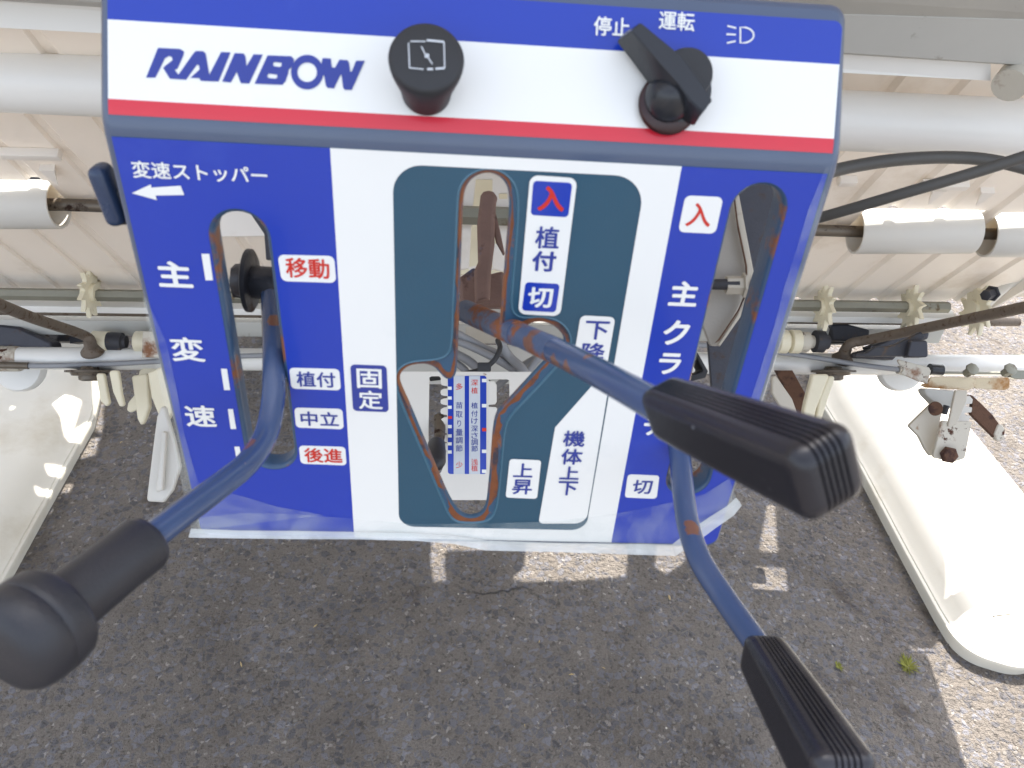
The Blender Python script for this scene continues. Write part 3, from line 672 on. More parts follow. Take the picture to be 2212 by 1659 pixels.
# planting lever through the central opening
pl = thing('planting_lever', PD(1020, 680, .50), 'blue steel lever through the central opening ending in the large ribbed black grip', 'lever')
pts = [PD(1005, 672, .485), PD(1060, 696, .455), PD(1120, 722, .418), PD(1200, 758, .374), PD(1300, 810, .330), PD(1440, 888, .285)]
v, f = tube(pts[:3], R6*1.1, 24, True, 6); link('shaft_root', v, f, 'leverrust', pl, 60)
v, f = tube([pts[1], pts[2], pts[3]], R6*1.02, 24, True, 8)
chipped('planting_collar_paint', 'leverrust', pl, [(PD(1140, 750, .39), .0062), (PD(1175, 785, .37), .0062), (PD(1150, 708, .39), .0050)])
link('shaft_collar', v, f, 'planting_collar_paint', pl, 60)
chipped('planting_lever_paint', 'lever', pl, [(PD(1268, 760, .336), .0030), (PD(1232, 806, .350), .0052), (PD(1195, 795, .362), .0056), (PD(1360, 812, .31), .0012)])
v, f = tube(pts[3:], R6, 24, True, 6); link('shaft', v, f, 'planting_lever_paint', pl, 60)
grip(pl, PD(1428, 876, .292), PD(1806, 1030, .214), w(V((.36, .88, .27))), .0200, .0238, .0170, .0222)
# clutch lever out of the right slot
cl = thing('clutch_lever', PD(1475, 960, .50), 'cranked blue steel lever hanging from the right slot with a flat ribbed black grip', 'lever')
pts = [PD(1462, 930, .475), PD(1470, 1000, .462), PD(1478, 1080, .447), PD(1488, 1140, .436), PD(1515, 1215, .420), PD(1570, 1300, .401), PD(1655, 1420, .368)]
chipped('clutch_lever_paint', 'lever', cl, [(PD(1497, 1138, .428), .0046), (PD(1560, 1262, .40), .0008)])
v, f = tube(pts, R6, 24, True, 6); link('shaft', v, f, 'clutch_lever_paint', cl, 60)
grip(cl, PD(1640, 1402, .374), PD(1824, 1706, .294), w(V((.085, -.94, -.33))), .0190, .0258, .0190, .0262)

# ================================================================= GROUND
g = 60; vs = []; fs = []
ext = [-60, -20, -6, -2, -1, 0, 1, 2, 3, 5, 9, 20, 60]
for y in ext:
    for x in ext: vs.append((x, y+1, 0))
n_ = len(ext)
gr = link('ground', vs, [(i*n_+j, i*n_+j+1, (i+1)*n_+j+1, (i+1)*n_+j) for i in range(n_-1) for j in range(n_-1)], 'asphalt', None, 0)
tag(gr, kind='structure')
def pebble(c, r, rnd):
    bm = bmesh.new(); bmesh.ops.create_icosphere(bm, subdivisions=1, radius=1)
    sx, sy, sz = r*rnd.uniform(.6, 1.3), r*rnd.uniform(.6, 1.3), r*rnd.uniform(.35, .7)
    a = rnd.uniform(0, 6.28); v = [V((0, 0, 0))]*len(bm.verts)
    bm.verts.index_update()
    for q in bm.verts:
        p = q.co*rnd.uniform(.75, 1.15); x, y = p.x*sx, p.y*sy
        v[q.index] = V(c)+V((x*math.cos(a)-y*math.sin(a), x*math.sin(a)+y*math.cos(a), p.z*sz))
    f = [tuple(q.index for q in fc_.verts) for fc_ in bm.faces]; bm.free(); return v, f
M['grit'] = mat('loose_grit', rgb('6f6a64'), .85, 0, .35, 60)
M['gritl'] = mat('pale_grit', rgb('bdb6ac'), .8, 0, .1, 60)
rnd = random.Random(3)
mb = MB(); mc = MB()
for i in range(5200):
    x, y = rnd.uniform(-1.1, 1.5), rnd.uniform(.5, 2.0)
    mb.add(*pebble((x, y, .0006), rnd.uniform(.0012, .0042), rnd))
for i in range(130):
    x, y = rnd.uniform(-1.1, 1.5), rnd.uniform(.5, 2.2)
    mc.add(*pebble((x, y, .001), rnd.uniform(.0008, .0028), rnd))
tag(mb.build('grit', 'grit', None, 0), 'dark loose grit scattered over the asphalt', 'grit', kind='stuff')
tag(mc.build('pale_grit', 'gritl', None, 0), 'tiny pale stone chips scattered over the asphalt', 'grit', kind='stuff')
M['straw'] = mat('dry_straw', rgb('b59f74'), .8, 0, .2, 90)
mb = MB()
for i in range(46):
    c = V((rnd.uniform(-.8, 1.2), rnd.uniform(.55, 1.6), .0035)); a = rnd.uniform(0, 6.28); d = V((math.cos(a), math.sin(a), 0)); e_ = V((-d.y, d.x, 0)); L_ = rnd.uniform(.002, .007); ww = L_*rnd.uniform(.12, .35)
    mb.add([c-d*L_, c-e_*ww+V((0,0,.0006)), c+d*L_, c+e_*ww+V((0,0,.0012)), c+V((0,0,.002))], [(0,1,4),(1,2,4),(2,3,4),(3,0,4)])
tag(mb.build('straw_flecks', 'straw', None, 0), 'small dry straw and leaf flecks scattered over the asphalt', 'straw', kind='stuff')
M['moss'] = mat('moss_green', rgb('7b7c34'), .8, 0, .4, 200)
for (px, py, n, sz, lb) in ((1962, 1440, 80, .021, 'larger yellow green weed tuft in the asphalt beside the right float'), (1812, 1440, 30, .010, 'smaller green weed sprig in the asphalt left of the larger tuft')):
    c = PZ(px, py, 0); mb = MB()
    for i in range(n):
        a = rnd.uniform(0, 6.28); L_ = sz*rnd.uniform(.4, 1); d = V((math.cos(a), math.sin(a), rnd.uniform(.15, .9))).normalized(); s_ = V((-math.sin(a), math.cos(a), 0))*.0007
        p0 = c + V((math.cos(a), math.sin(a), 0))*rnd.uniform(0, sz*.3); mb.add([p0-s_, p0+s_, p0+d*L_*.6+s_*1.4-V((0,0,.001)), p0+d*L_, p0+d*L_*.6-s_*1.4], [(0, 1, 2, 3, 4)])
    tag(mb.build('weed_tuft', 'moss', None, 0), lb, 'weed')

# ================================================================= SEEDLING TABLE (seen from below)
tb0, tb1 = PY(0, 630, 1.05), PY(2146, 652, 1.05)
tx = (tb1-tb0).normalized(); tup = V((0, -math.cos(math.radians(54)), math.sin(math.radians(54)))); tup = (tup-tx*tup.dot(tx)).normalized()
tn = tx.cross(tup); tn = tn if tn.y < 0 else -tn          # towards the viewer and down
TO = tb0
XR = (tb1-tb0).length
def TP(x, t, d=0): return TO + tx*x + tup*t + tn*d
def TPx(px, py, d=0): p = PP(px, py, TO+tn*d, tn)-TO; return p.dot(tx), p.dot(tup)
table = thing('seedling_table', TP(.8, 0), 'beige corrugated plastic seedling table seen from below, behind the control panel', 'seedling table')
per = .062
profx = []
x = -.45
while x < XR:
    profx += [(x, 0), (x+.046, 0), (x+.0480, -.0045), (x+.0565, -.0045)]
    x += per
profx = [p for p in profx if p[0] < XR-.012] + [(XR-.010, 0), (XR-.006, .012), (XR, .012)]
ROW = [(None, 0, .19), ('gap', .19, .235), (None, .235, .60), ('hid', .60, .64), (None, .64, 1.22)]
th = .0022
def strip(mb, ps, t0, t1, n=1):
    k = len(ps); a = [TP(x, t0, d) for x, d in ps] + [TP(x, t1, d) for x, d in ps]
    b_ = [TP(x, t0, d-th) for x, d in ps] + [TP(x, t1, d-th) for x, d in ps]
    f = []
    for i in range(k-1): f += [(i, i+1, k+i+1, k+i), (2*k+i, 3*k+i, 3*k+i+1, 2*k+i+1)]
    f += [(i, 2*k+i, 2*k+i+1, i+1) for i in range(k-1)] + [(k+i, k+i+1, 3*k+i+1, 3*k+i) for i in range(k-1)]
    f += [(0, k, 3*k, 2*k), (k-1, 3*k-1, 4*k-1, 2*k-1)]
    mb.add(a+b_, f)
mb = MB()
def clipx(a, b):
    ps = [p for p in profx if a < p[0] < b]
    def at(x):
        for i in range(len(profx)-1):
            if profx[i][0] <= x <= profx[i+1][0]:
                q = (x-profx[i][0])/(profx[i+1][0]-profx[i][0]+1e-9); return (x, profx[i][1]+(profx[i+1][1]-profx[i][1])*q)
        return (x, profx[0][1] if x < profx[0][0] else profx[-1][1])
    return [at(a)] + ps + [at(b)]
# roller openings: x ranges on the table measured from the rollers in the picture
rol = [(-160, 128, 442), (1846, 2100, 500), (2128, 2370, 508)]
gaps = []
ROLR = .0272
rolc = []
for (xa, xb, yc) in rol:
    tt = TPx((xa+xb)/2, yc); rolc.append(tt[1])
tg = .262
rollers_d = .012
for (xa, xb, yc) in rol:
    x0, t0_ = TPx(xa, yc, rollers_d); x1, t1_ = TPx(xb, yc, rollers_d); gaps.append((x0, x1, (t0_+t1_)/2))
tlo, thi = min(g_[2] for g_ in gaps)-.030, max(g_[2] for g_ in gaps)+.038
strip(mb, clipx(-.44, XR), 0, tlo); strip(mb, clipx(-.44, XR), thi, 1.22)
edges = [-.44] + [v_ for g_ in sorted(gaps) for v_ in (g_[0]-.001, g_[1]+.001)] + [XR]
for i in range(0, len(edges), 2):
    if edges[i+1]-edges[i] > .01: strip(mb, clipx(edges[i], min(XR, edges[i+1])), tlo, thi)
for (x0, x1, tc_) in gaps:
    if x0 > XR: continue
    strip(mb, clipx(x0-.001, min(x1+.001, XR)), tlo, tc_-.016)
    if tc_+.035 < thi-.001: strip(mb, clipx(x0-.001, min(x1+.001, XR)), tc_+.035, thi)
mb.build('corrugated_sheet', 'table', table, 30)
m_ = MB(); m_.box(TP(XR+.014, .64, .004), (tx, tup, tn), .030, 1.18, .016, .003); m_.build('shadow_rail', 'roller', table, 40)  # added along the edge to widen the table's shadow on the ground
# moulded cross bars, pegs and edge rib
def tbox(name, px0, px1, py, hgt_, d0, d1, mt='table', root=table):
    xa, ta = TPx(px0, py, d1); xb, tb_ = TPx(px1, py, d1); t_ = (ta+tb_)/2
    m_ = MB(); m_.box(TP((xa+xb)/2, t_, (d0+d1)/2), (tx, tup, tn), xb-xa, hgt_, d1-d0, .0012); return m_.build(name, mt, root, 40)
tbox('moulded_lug', 0, 128, 342, .010, .0002, .010)
tbox('moulded_lug', 1990, 2092, 408, .010, .0002, .010); tbox('moulded_lug', 1812, 1850, 400, .010, .0002, .010)
for (px, py) in ((112, 385), (2018, 428), (2122, 432)):
    x_, t_ = TPx(px, py, .01); mm = MB(); mm.add([TP(x_-.008, t_+.012, .0002), TP(x_+.008, t_+.012, .0002), TP(x_, t_-.014, .012), TP(x_-.008, t_+.012, .008), TP(x_+.008, t_+.012, .008)], [(0, 1, 2), (3, 2, 4), (0, 3, 4, 1), (0, 2, 3), (1, 4, 2)]); mm.build('peg', 'table', table, 0)
# side edge pipe at the far right end
ep = MB(); ep.tube([PY(2120, 655, 1.03), PY(2168, 612, 1.02), PY(2240, 560, 1.0), PY(2330, 480, .96)], .013, 16, True, 4); o = ep.build('edge_tube', 'roller', table)
def bolt(root, p, axd, r=.012, h=.008, mt='dark', name='bolt'):
    v, f = lathe(p, axd, [(-.002, r*1.5), (0, r*1.5), (.0008, r*1.4), (.001, r), (h, r), (h+.0008, r*.8)], 6); return link(name, v, f, mt, root, 30)
bolt(table, PY(2142, 634, .98), V((-.8, -.5, .1)), .008, .018)
# rollers on their rod
def roller(i, xa, xb, yc, lb):
    x0, t_ = TPx(xa, yc, rollers_d); x1, t2 = TPx(xb, yc, rollers_d)
    p0, p1 = TP(x0, t_, rollers_d), TP(x1, t2, rollers_d)
    o = thing('roller', p0, lb, 'roller', 'hollow white rollers on the steel rod')
    axd = (p1-p0).normalized(); L_ = (p1-p0).length
    v, f = lathe(p0, axd, [(0, ROLR-.0022), (0, ROLR), (.0006, ROLR+.0004), (L_-.0006, ROLR+.0004), (L_, ROLR), (L_, ROLR-.0022), (L_-.0004, ROLR-.0026), (.0004, ROLR-.0026), (0, ROLR-.0022)], 48)
    v = v; f = f[:-2]; link('shell', v, f, 'roller', o, 40)
    return p0, p1
pp = []
for i, (xa, xb, yc) in enumerate(rol):
    pp.append(roller(i, xa, xb, yc, ['hollow white plastic roller left of the control panel', 'hollow white plastic roller nearest the panel on its right side', 'hollow white plastic roller cut off by the right edge of the photo'][i]))
axd = (pp[2][1]-pp[0][0]).normalized()
mb = MB(); mb.tube([pp[0][0]-axd*.1, pp[0][1], pp[1][0], pp[2][1]+axd*.1], .0072, 16)
tag(mb.build('roller_rod', 'steel'), 'thin stained steel rod running through the hollow white rollers', 'rod')
# sprocket shaft with star wheels
def hbar(px0, py0, px1, py1, y, r, mt, name, lb, cat, seg=16, sm=60, x2=None):
    m_ = MB(); a, b = PY(px0, py0, y), PY(px1, py1, y); m_.tube([a, b], r, seg); o = m_.build(name, mt, None, sm); return tag(o, lb, cat)
hbar(-250, 631, 2048, 664, 1.0, .0088, 'galv', 'feed_shaft', 'dull zinc hexagonal shaft carrying the star wheels below the table', 'shaft', 6, 20)
def star(px, py, lb, rot=0, sc=1.0):
    c = PY(px, py, 1.0); o = thing('star_wheel', c, lb, 'star wheel', 'cream star wheels on the hexagonal shaft')
    n = 11; R1, R2 = .0365*sc, .0235*sc; pts = []
    for k in range(n):
        a = 2*math.pi*k/n+rot; pts += [(R2*math.cos(a), R2*math.sin(a)), (R2*1.22*math.cos(a+.20), R2*1.22*math.sin(a+.20)), (R1*math.cos(a+.36), R1*math.sin(a+.36)), (R1*.985*math.cos(a+.40), R1*.985*math.sin(a+.40)), (R2*1.12*math.cos(a+.44), R2*1.12*math.sin(a+.44))]
    lay = [(-.0032, .97), (-.0024, .99), (0, 1), (.0024, .99), (.0032, .97)]
    vs = []; L_ = len(pts)
    for (h, s_) in lay: vs += [c + EX*h + EY*(x*s_) + EZ*(y*s_) for x, y in pts]
    f = [(i*L_+k, i*L_+(k+1) % L_, (i+1)*L_+(k+1) % L_, (i+1)*L_+k) for i in range(len(lay)-1) for k in range(L_)]
    for base, h in ((0, -.0032), ((len(lay)-1)*L_, .0032)):
        ci = len(vs); vs.append(c + EX*h); f += [(base+k, base+(k+1) % L_, ci) for k in range(L_)]
    link('toothed_disc', vs, f, 'claw', o, 30)
    v, f = lathe(c, EX, [(-.009, .010), (-.009, .0130), (.009, .0130), (.009, .010)], 20); link('hub', v, f, 'claw', o, 40)
star(195, 632, 'cream plastic star wheel left of the control panel', .2)
star(1780, 664, 'cream star wheel nearest the panel on the right', .1)
star(1968, 666, 'middle one of the three cream star wheels on the right', .35)
star(2110, 668, 'rightmost cream star wheel beside the dark bolt', .6, 1.15)
def slab(px0, py0, px1, py1, y, hgt_, dep, mt, name, lb, cat, bev=.001):
    a, b = PY(px0, py0, y), PY(px1, py1, y); x_ = (b-a).normalized(); m_ = MB(); u_ = (EZ-x_*EZ.dot(x_)).normalized()
    m_.box((a+b)/2, (x_, x_.cross(u_), u_), (b-a).length, dep, hgt_, bev); return tag(m_.build(name, mt, None, 40), lb, cat)
slab(-250, 652, 2060, 683, 1.03, .011, .03, 'wpipe', 'upper_rail', 'narrow white rail running just below the hexagonal shaft', 'rail')
hbar(-250, 668, 2200, 696, 1.035, .0068, 'brown', 'tarnished_rail', 'thin brown tarnished rod between the two pale rails', 'rod')
slab(-250, 692, 2025, 716, 1.05, .027, .03, 'beam', 'lower_rail', 'wider pale blue grey rail below the brown rod', 'rail')
# cross pipe with cable
ap = thing('cross_pipe', PY(1106, 783, 1.0), 'white enamelled cross pipe low behind the panel carrying the floats', 'pipe')
m_ = MB(); m_.tube([PY(-250, 772, 1.0), PY(980, 779, 1.0)], .0172, 28); m_.tube([PY(980, 779, 1.0), PY(2400, 792, 1.0)], .0172, 28); m_.build('pipe', 'wpipe', ap)
for px in (590*0+193, 1800):
    c = PY(px+0, 800, .975); mm = MB()
    v, f = lathe(c, DOWN, [(-.006, .012), (-.001, .014), (0, .0330), (.003, .0335), (.0035, .026), (.008, .024), (.0085, .015), (.014, .0145), (.016, .010)], 14); mm.add(v, f); mm.build('flange_nut', 'steel', ap, 30)
mm = MB(); v, f = lathe(PY(28, 775, 1.0), tx, [(-.05, .0178), (-.05, .0195), (.008, .0195), (.012, .0182)], 24); mm.add(v, f); mm.build('rusty_collar', 'rustywhite', ap)
cb = thing('grey_cable', PY(300, 788, .97), 'grey control cable slung along the front of the white cross pipe', 'cable')
m_ = MB(); m_.tube([PY(-120, 782, .97), PY(60, 790, .975), PY(220, 787, .975), PY(420, 776, .975), PY(560, 768, .975), PY(700, 775, .99)], .0040, 14, True, 6); m_.build('sheath', 'cable', cb)
m_ = MB(); m_.tube([PY(-60, 788, .974), PY(62, 790, .974)], .0052, 12); m_.build('ferrule', 'steel', cb)
cb = thing('grey_cable', PY(1800, 790, .97), 'grey control cable ending in a rusty clamp on the right of the cross pipe', 'cable')
m_ = MB(); m_.tube([PY(1500, 744, .985), PY(1600, 752, .975), PY(1720, 766, .972), PY(1850, 787, .97), PY(1946, 799, .968)], .0041, 14, True, 6); m_.build('sheath', 'cable', cb)
m_ = MB(); m_.tube([PY(1940, 799, .968), PY(1998, 811, .966)], .0065, 12); m_.build('ferrule', 'worn', cb)
m_ = MB(); m_.tube([PY(2008, 798, .966), PY(2034, 800, .966)], .0090, 20); m_.build('end_cap', 'gloss', cb)
m_ = MB(); m_.tube([PY(2034, 805, .966), PY(2196, 806, .966)], .0022, 10); m_.build('inner_wire', 'galv', cb)
# support rods reaching forward with flared feet
def srod(pts, foot, lb):
    o = thing('support_rod', foot, lb, 'rod', 'tarnished support rods standing on the cross pipe')
    m_ = MB(); m_.tube(pts, .0075, 18, True, 6); m_.build('rod', 'brown', o)
    v, f = lathe(foot, EZ, [(-.004, .0165), (-.001, .0165), (.002, .014), (.008, .0095), (.02, .0080)], 24); link('foot', v, f, 'brown', o)
srod([PY(-120, 610, .70), PY(-10, 655, .80), PY(80, 690, .90), PY(165, 718, .975), PY(193, 732, .985), PY(198, 752, .99)], PY(199, 757, .992), 'tarnished brown rod slanting down to the cross pipe at the left')
srod([PY(2330, 635, .74), PY(2212, 664, .80), PY(2040, 700, .90), PY(1880, 733, .975), PY(1838, 742, .985), PY(1822, 760, .99)], PY(1820, 774, .992), 'tarnished brown rod slanting down to the cross pipe at the right')

# ================================================================= PIPES AND BEAMS ABOVE
m_ = MB(); m_.tube([PD(-300, 164, .70), PD(2500, 292, .70)], .0252, 36)
tag(m_.build('handle_pipe', 'wpipe', None, 60), 'thick white enamelled pipe passing behind the top of the panel', 'pipe')
tc = thing('upper_beam', PD(1900, 60, .66), 'grey white painted steel beam with dirty underside above the thick pipe', 'beam')
def beam(y0l, y0r, y1l, y1r, d0, d1, mt, name, root, x0=-300, x1=2600):
    sl = lambda a, b, x_: a+(b-a)*(x_-0)/2212
    A = [PD(x0, sl(y0l, y0r, x0), d0), PD(x1, sl(y0l, y0r, x1), d0), PD(x1, sl(y1l, y1r, x1), d1), PD(x0, sl(y1l, y1r, x0), d1)]
    nn = (A[1]-A[0]).cross(A[3]-A[0]).normalized(); nn = nn if nn.dot(C-A[0]) < 0 else -nn
    B = [p+nn*.004 for p in A]; m_ = MB(); m_.add(A+B, [(0,1,2,3),(4,5,6,7),(0,1,5,4),(1,2,6,5),(2,3,7,6),(3,0,4,7)]); return m_.build(name, mt, root, 20)
beam(-140, -95, -24, 42, .50, .565, 'beam', 'top_plate', tc)
beam(-22, 44, 2, 142, .565, .600, 'beam', 'underside', tc)
beam(2, 142, 60, 178, .603, .612, 'wpipe', 'lower_flange', tc, -300, 2140)
v, f = tube([PD(2230, 120, .62), PD(2180, 185, .60)], .0125, 20); link('welded_pin', v, f, 'rustywhite', tc, 60)
# cables on the right
cb = thing('black_hose', PD(1900, 350, .62), 'dark grey hose arching just under the thick pipe right of the panel', 'hose')
m_ = MB(); m_.tube([PD(1752, 384, .605), PD(1830, 362, .62), PD(1940, 345, .63), PD(2060, 340, .64), (PD(2160, 350, .64)), PD(2290, 385, .64)], .0050, 18, True, 6); m_.build('hose', 'bcable', cb)
cb = thing('straight_cable', PD(1960, 410, .56), 'straight dark grey cable rising to the right edge across the hose', 'cable')
m_ = MB(); m_.tube([PD(1700, 488, .62), PD(1800, 462, .59), PD(1950, 418, .56), PD(2120, 368, .54), PD(2330, 300, .52)], .0040, 18, True, 6); m_.build('sheath', 'bcable', cb)

# ================================================================= FLOATS
def extrude_poly(P2, z0, z1, bev, crown=None):
    """closed outline as world points (z ignored)"""
    L_ = len(P2); P3 = [V((p.x, p.y)) for p in P2]; lay = [(0, z0), (.0, z1-bev), (-bev*.3, z1-bev*.3), (-bev, z1)]
    vs = []
    for (o_, z_) in lay: vs += [V((p.x, p.y, z_)) for p in offs(P3, o_)]
    for (o_, z_) in (crown or []): vs += [V((p.x, p.y, z_)) for p in offs(P3, o_)]; lay = lay + [(o_, z_)]
    fs = [(i*L_+k, i*L_+(k+1) % L_, (i+1)*L_+(k+1) % L_, (i+1)*L_+k) for i in range(len(lay)-1) for k in range(L_)]
    fs.append(tuple(range((len(lay)-1)*L_, len(lay)*L_))); return vs, fs
def dens3(loop, step):
    return dens([V((p.x, p.y)) for p in loop], step)
fr = rpoly([V((p.x, p.y)) for p in (PZ(1745, 760, .034), PZ(1786, 876, .034), PZ(1868, 1010, .034), PZ(1962, 1186, .034), PZ(2034, 1316, .034), PZ(2086, 1400, .034), PZ(2205, 1436, .034), PZ(2400, 1395, .034), PZ(2330, 1200, .034), PZ(2212, 1067, .034), PZ(2100, 930, .034), PZ(1975, 770, .034))], [.08, 0, 0, 0, 0, .10, .08, .12, .1, 0, 0, .08], 8)
fr = dens(fr, .015)
rf = thing('float', PZ(2050, 1150, 0), 'cream white plastic float on the ground at the right, mostly in the sun', 'float', 'cream floats lying on the asphalt')
v, f = extrude_poly(fr, .0, .033, .003, [(-.010, .0345), (-.022, .0480), (-.034, .0560), (-.048, .0600), (-.062, .0615)]); link('hull', v, f, 'cream', rf, 40)
vs_, fs_ = extrude_poly(offs(fr, .006), .022, .030, .003); link('flange', vs_, fs_, 'cream', rf, 40)
flp = rpoly([V((p.x, p.y)) for p in (PZ(222, 790, .034), PZ(195, 900, .034), PZ(92, 1080, .034), PZ(-10, 1262, .034), PZ(-160, 1530, .034), PZ(-420, 1530, .034), PZ(-520, 1200, .034), PZ(-240, 790, .034))], [.08, .0, 0, 0, .08, .08, .1, .08], 8)
flp = dens(flp, .015)
lf = thing('float', PZ(-50, 1100, 0), 'cream white plastic float on the ground at the left, mostly in shade', 'float', 'cream floats lying on the asphalt')
v, f = extrude_poly(flp, .0, .033, .003, [(-.010, .0345), (-.024, .0460), (-.038, .0530), (-.052, .0560), (-.064, .0575)]); link('hull', v, f, 'cream', lf, 40)
vs_, fs_ = extrude_poly(offs(flp, .006), .022, .030, .003); link('flange', vs_, fs_, 'cream', lf, 40)

# ================================================================= TRACED FLAT PARTS WITH THICKNESS
NC = -FWD
def traced(name, pts, d, thick, mt, parent=None, n=None, bev=.0008, holes=(), r=0):
    """outline traced at depth d on a plane with normal n; the piece has real thickness behind it"""
    n = (n or NC).normalized(); o = PD(pts[0][0], pts[0][1], d); u_ = (RIGHT-n*RIGHT.dot(n)).normalized(); v_ = n.cross(u_)
    def loc(L_): return [V(((PP(x, y, o, n)-o).dot(u_), (PP(x, y, o, n)-o).dot(v_))) for x, y in L_]
    lp = loc(pts)
    if r: lp = rpoly(lp, r, 4)
    vs, fs = fill2d([lp]+[rpoly(loc(h), .0012, 3) if len(h) < 9 else loc(h) for h in holes], thick, min(bev, thick*.3))
    return link(name, [o + u_*p.x + v_*p.y + n*(p.z-thick) for p in vs], fs, mt, parent, 40)
# planting claws: cream blades hanging below the cross pipe
def claw(pts, d, lb, mt='claw', n=None, thick=.008):
    o = thing('planting_claw', PD(pts[0][0], pts[0][1], d), lb, 'planting claw', 'cream blades hanging around the cross pipe')
    traced('blade', pts, d, thick, mt, o, n, .003, (), .004); return o
claw([(283,812),(318,806),(322,880),(310,912),(304,920),(296,905)], 1.19, 'narrow cream blade left of the nut under the left cross pipe', thick=.012)
claw([(318,805),(352,790),(372,866),(370,892),(358,912),(345,905),(326,858)], 1.17, 'pointed cream blade just right of the nut under the left cross pipe', thick=.014)
claw([(478,800),(500,800),(498,840),(478,872),(440,925),(418,944),(404,938),(408,920),(428,880),(450,850)], 1.15, 'sunlit white leaf shaped blade beside the left edge of the panel') if False else None
claw([(300,802),(336,770),(334,812),(322,848),(296,885),(280,892),(273,886),(276,870),(292,850)], 1.22, 'sunlit white leaf shaped blade beside the left edge of the panel')
claw([(234,800),(255,800),(262,850),(268,876),(258,880),(243,846)], 1.15, 'short cream blade nearest the left float')
claw([(206,806),(224,806),(232,850),(236,870),(230,880),(216,866)], 1.17, 'thin white blade tucked behind the left cross pipe nut')
lg = thing('long_fender', PD(350, 1000, 1.02), 'long white plastic strip hanging beside the lower left edge of the panel', 'strip')
traced('strip', [(352,868),(378,960),(388,1010),(372,1060),(352,1086),(318,1084),(316,1076),(330,960),(338,900)], 1.02, .010, 'roller', lg, None, .003, (), .003)
traced('raised_rib', [(350,930),(358,935),(350,1060),(338,1064),(336,1058)], 1.009, .008, 'roller', lg, None, .002, (), .0015)
claw([(1756,808),(1794,808),(1764,884),(1752,936),(1744,936),(1733,912),(1740,870)], 1.16, 'pointed cream blade right of the panel left of the nut', thick=.014)
claw([(1790,812),(1806,812),(1790,860),(1776,905),(1768,915),(1762,905),(1770,860)], 1.17, 'narrow cream blade just under the right cross pipe nut', thick=.012)
claw([(1668,800),(1690,830),(1712,862),(1724,895),(1716,905),(1690,885),(1668,850)], 1.10, 'rust speckled white blade beside the lower right edge of the panel', 'worn')
o = thing('tine_strap', PD(1720, 880, 1.24), 'dark brown flat strap slanting behind the cream blades right of the panel', 'strap')
traced('strap', [(1676,800),(1712,800),(1745,860),(1790,930),(1800,960),(1780,955),(1745,915),(1705,870),(1698,840)], 1.24, .01, 'rust', o)
# things seen between the rails and the cross pipe
def gearbox(px0, py0, px1, py1, d, mt, name, lb, cat, rr=.004, thick=.05):
    o = thing(name, PD((px0+px1)/2, (py0+py1)/2, d), lb, cat)
    traced('body', [(px0, py0), (px1, py0), (px1, py1), (px0, py1)], d, thick, mt, o, None, .003, (), rr); return o
o = gearbox(-60, 696, 182, 738, 1.27, 'dark', 'planting_case', 'dark grey planting gear case under the left rails', 'gear case', .006)
traced('case_end', [(150,700),(186,712),(180,738),(150,742)], 1.26, .03, 'dark', o)
traced('case_arm', [(-80,690),(40,706),(110,738),(114,762),(20,764),(-80,730)], 1.22, .03, 'bushing', o, None, .004, (), .006)
o = gearbox(1716, 702, 1878, 742, 1.29, 'dark', 'planting_case', 'dark grey planting gear case behind the right support rod', 'gear case', .006)
traced('case_arm', [(1872,752),(1930,728),(1975,712),(2010,716),(2006,732),(1960,748),(1930,778),(1850,772),(1856,760),(1890,752)], 1.22, .03, 'bushing', o, None, .004, (), .004)
traced('case_cover', [(1795,700),(1832,700),(1880,712),(1876,738),(1800,736)], 1.27, .03, 'dark', o, None, .003, (), .004)
o = thing('dark_lever_plate', PD(1860, 765, 1.10), 'dark cast arm lying along the top of the right cross pipe', 'arm')
traced('arm', [(1848,764),(1872,762),(1892,748),(1918,748),(1938,742),(1990,716),(2000,728),(1960,770),(1848,770)], 1.10, .012, 'dark', o, None, .002, (), .002)
traced('pad', [(1968,735),(2004,735),(2006,772),(1960,772)], 1.09, .02, 'bushing', o, None, .002, (), .004)
o = thing('spacer_row', PD(1730, 740, 1.2), 'row of pale ribbed spacers under the right rails beside the panel', 'spacer')
for (x_, r_, mt) in ((1693, .018, 'claw'), (1720, .018, 'claw'), (1740, .015, 'rustywhite'), (1772, .017, 'dark')):
    v, f = lathe(PD(x_, 738, 1.22), EX, [(-.010, r_*.8), (-.009, r_), (.004, r_), (.005, r_*.7), (.012, r_*.65)], 24); link('spacer', v, f, mt, o)
o = thing('spacer_row', PD(250, 745, 1.2), 'pale bearings and brown bracket between left rails and cross pipe', 'spacer')
for (x_, r_, mt) in ((220, .016, 'claw'), (250, .014, 'dark'), (312, .016, 'claw'), (345, .020, 'beam'), (372, .022, 'dark')):
    v, f = lathe(PD(x_, 738, 1.22), EX, [(-.014, r_*.8), (-.012, r_), (.010, r_), (.012, r_*.7), (.016, r_*.65)], 24); link('spacer', v, f, mt, o)
traced('bracket', [(308,716),(344,716),(344,772),(306,772)], 1.18, .01, 'rustywhite', o)
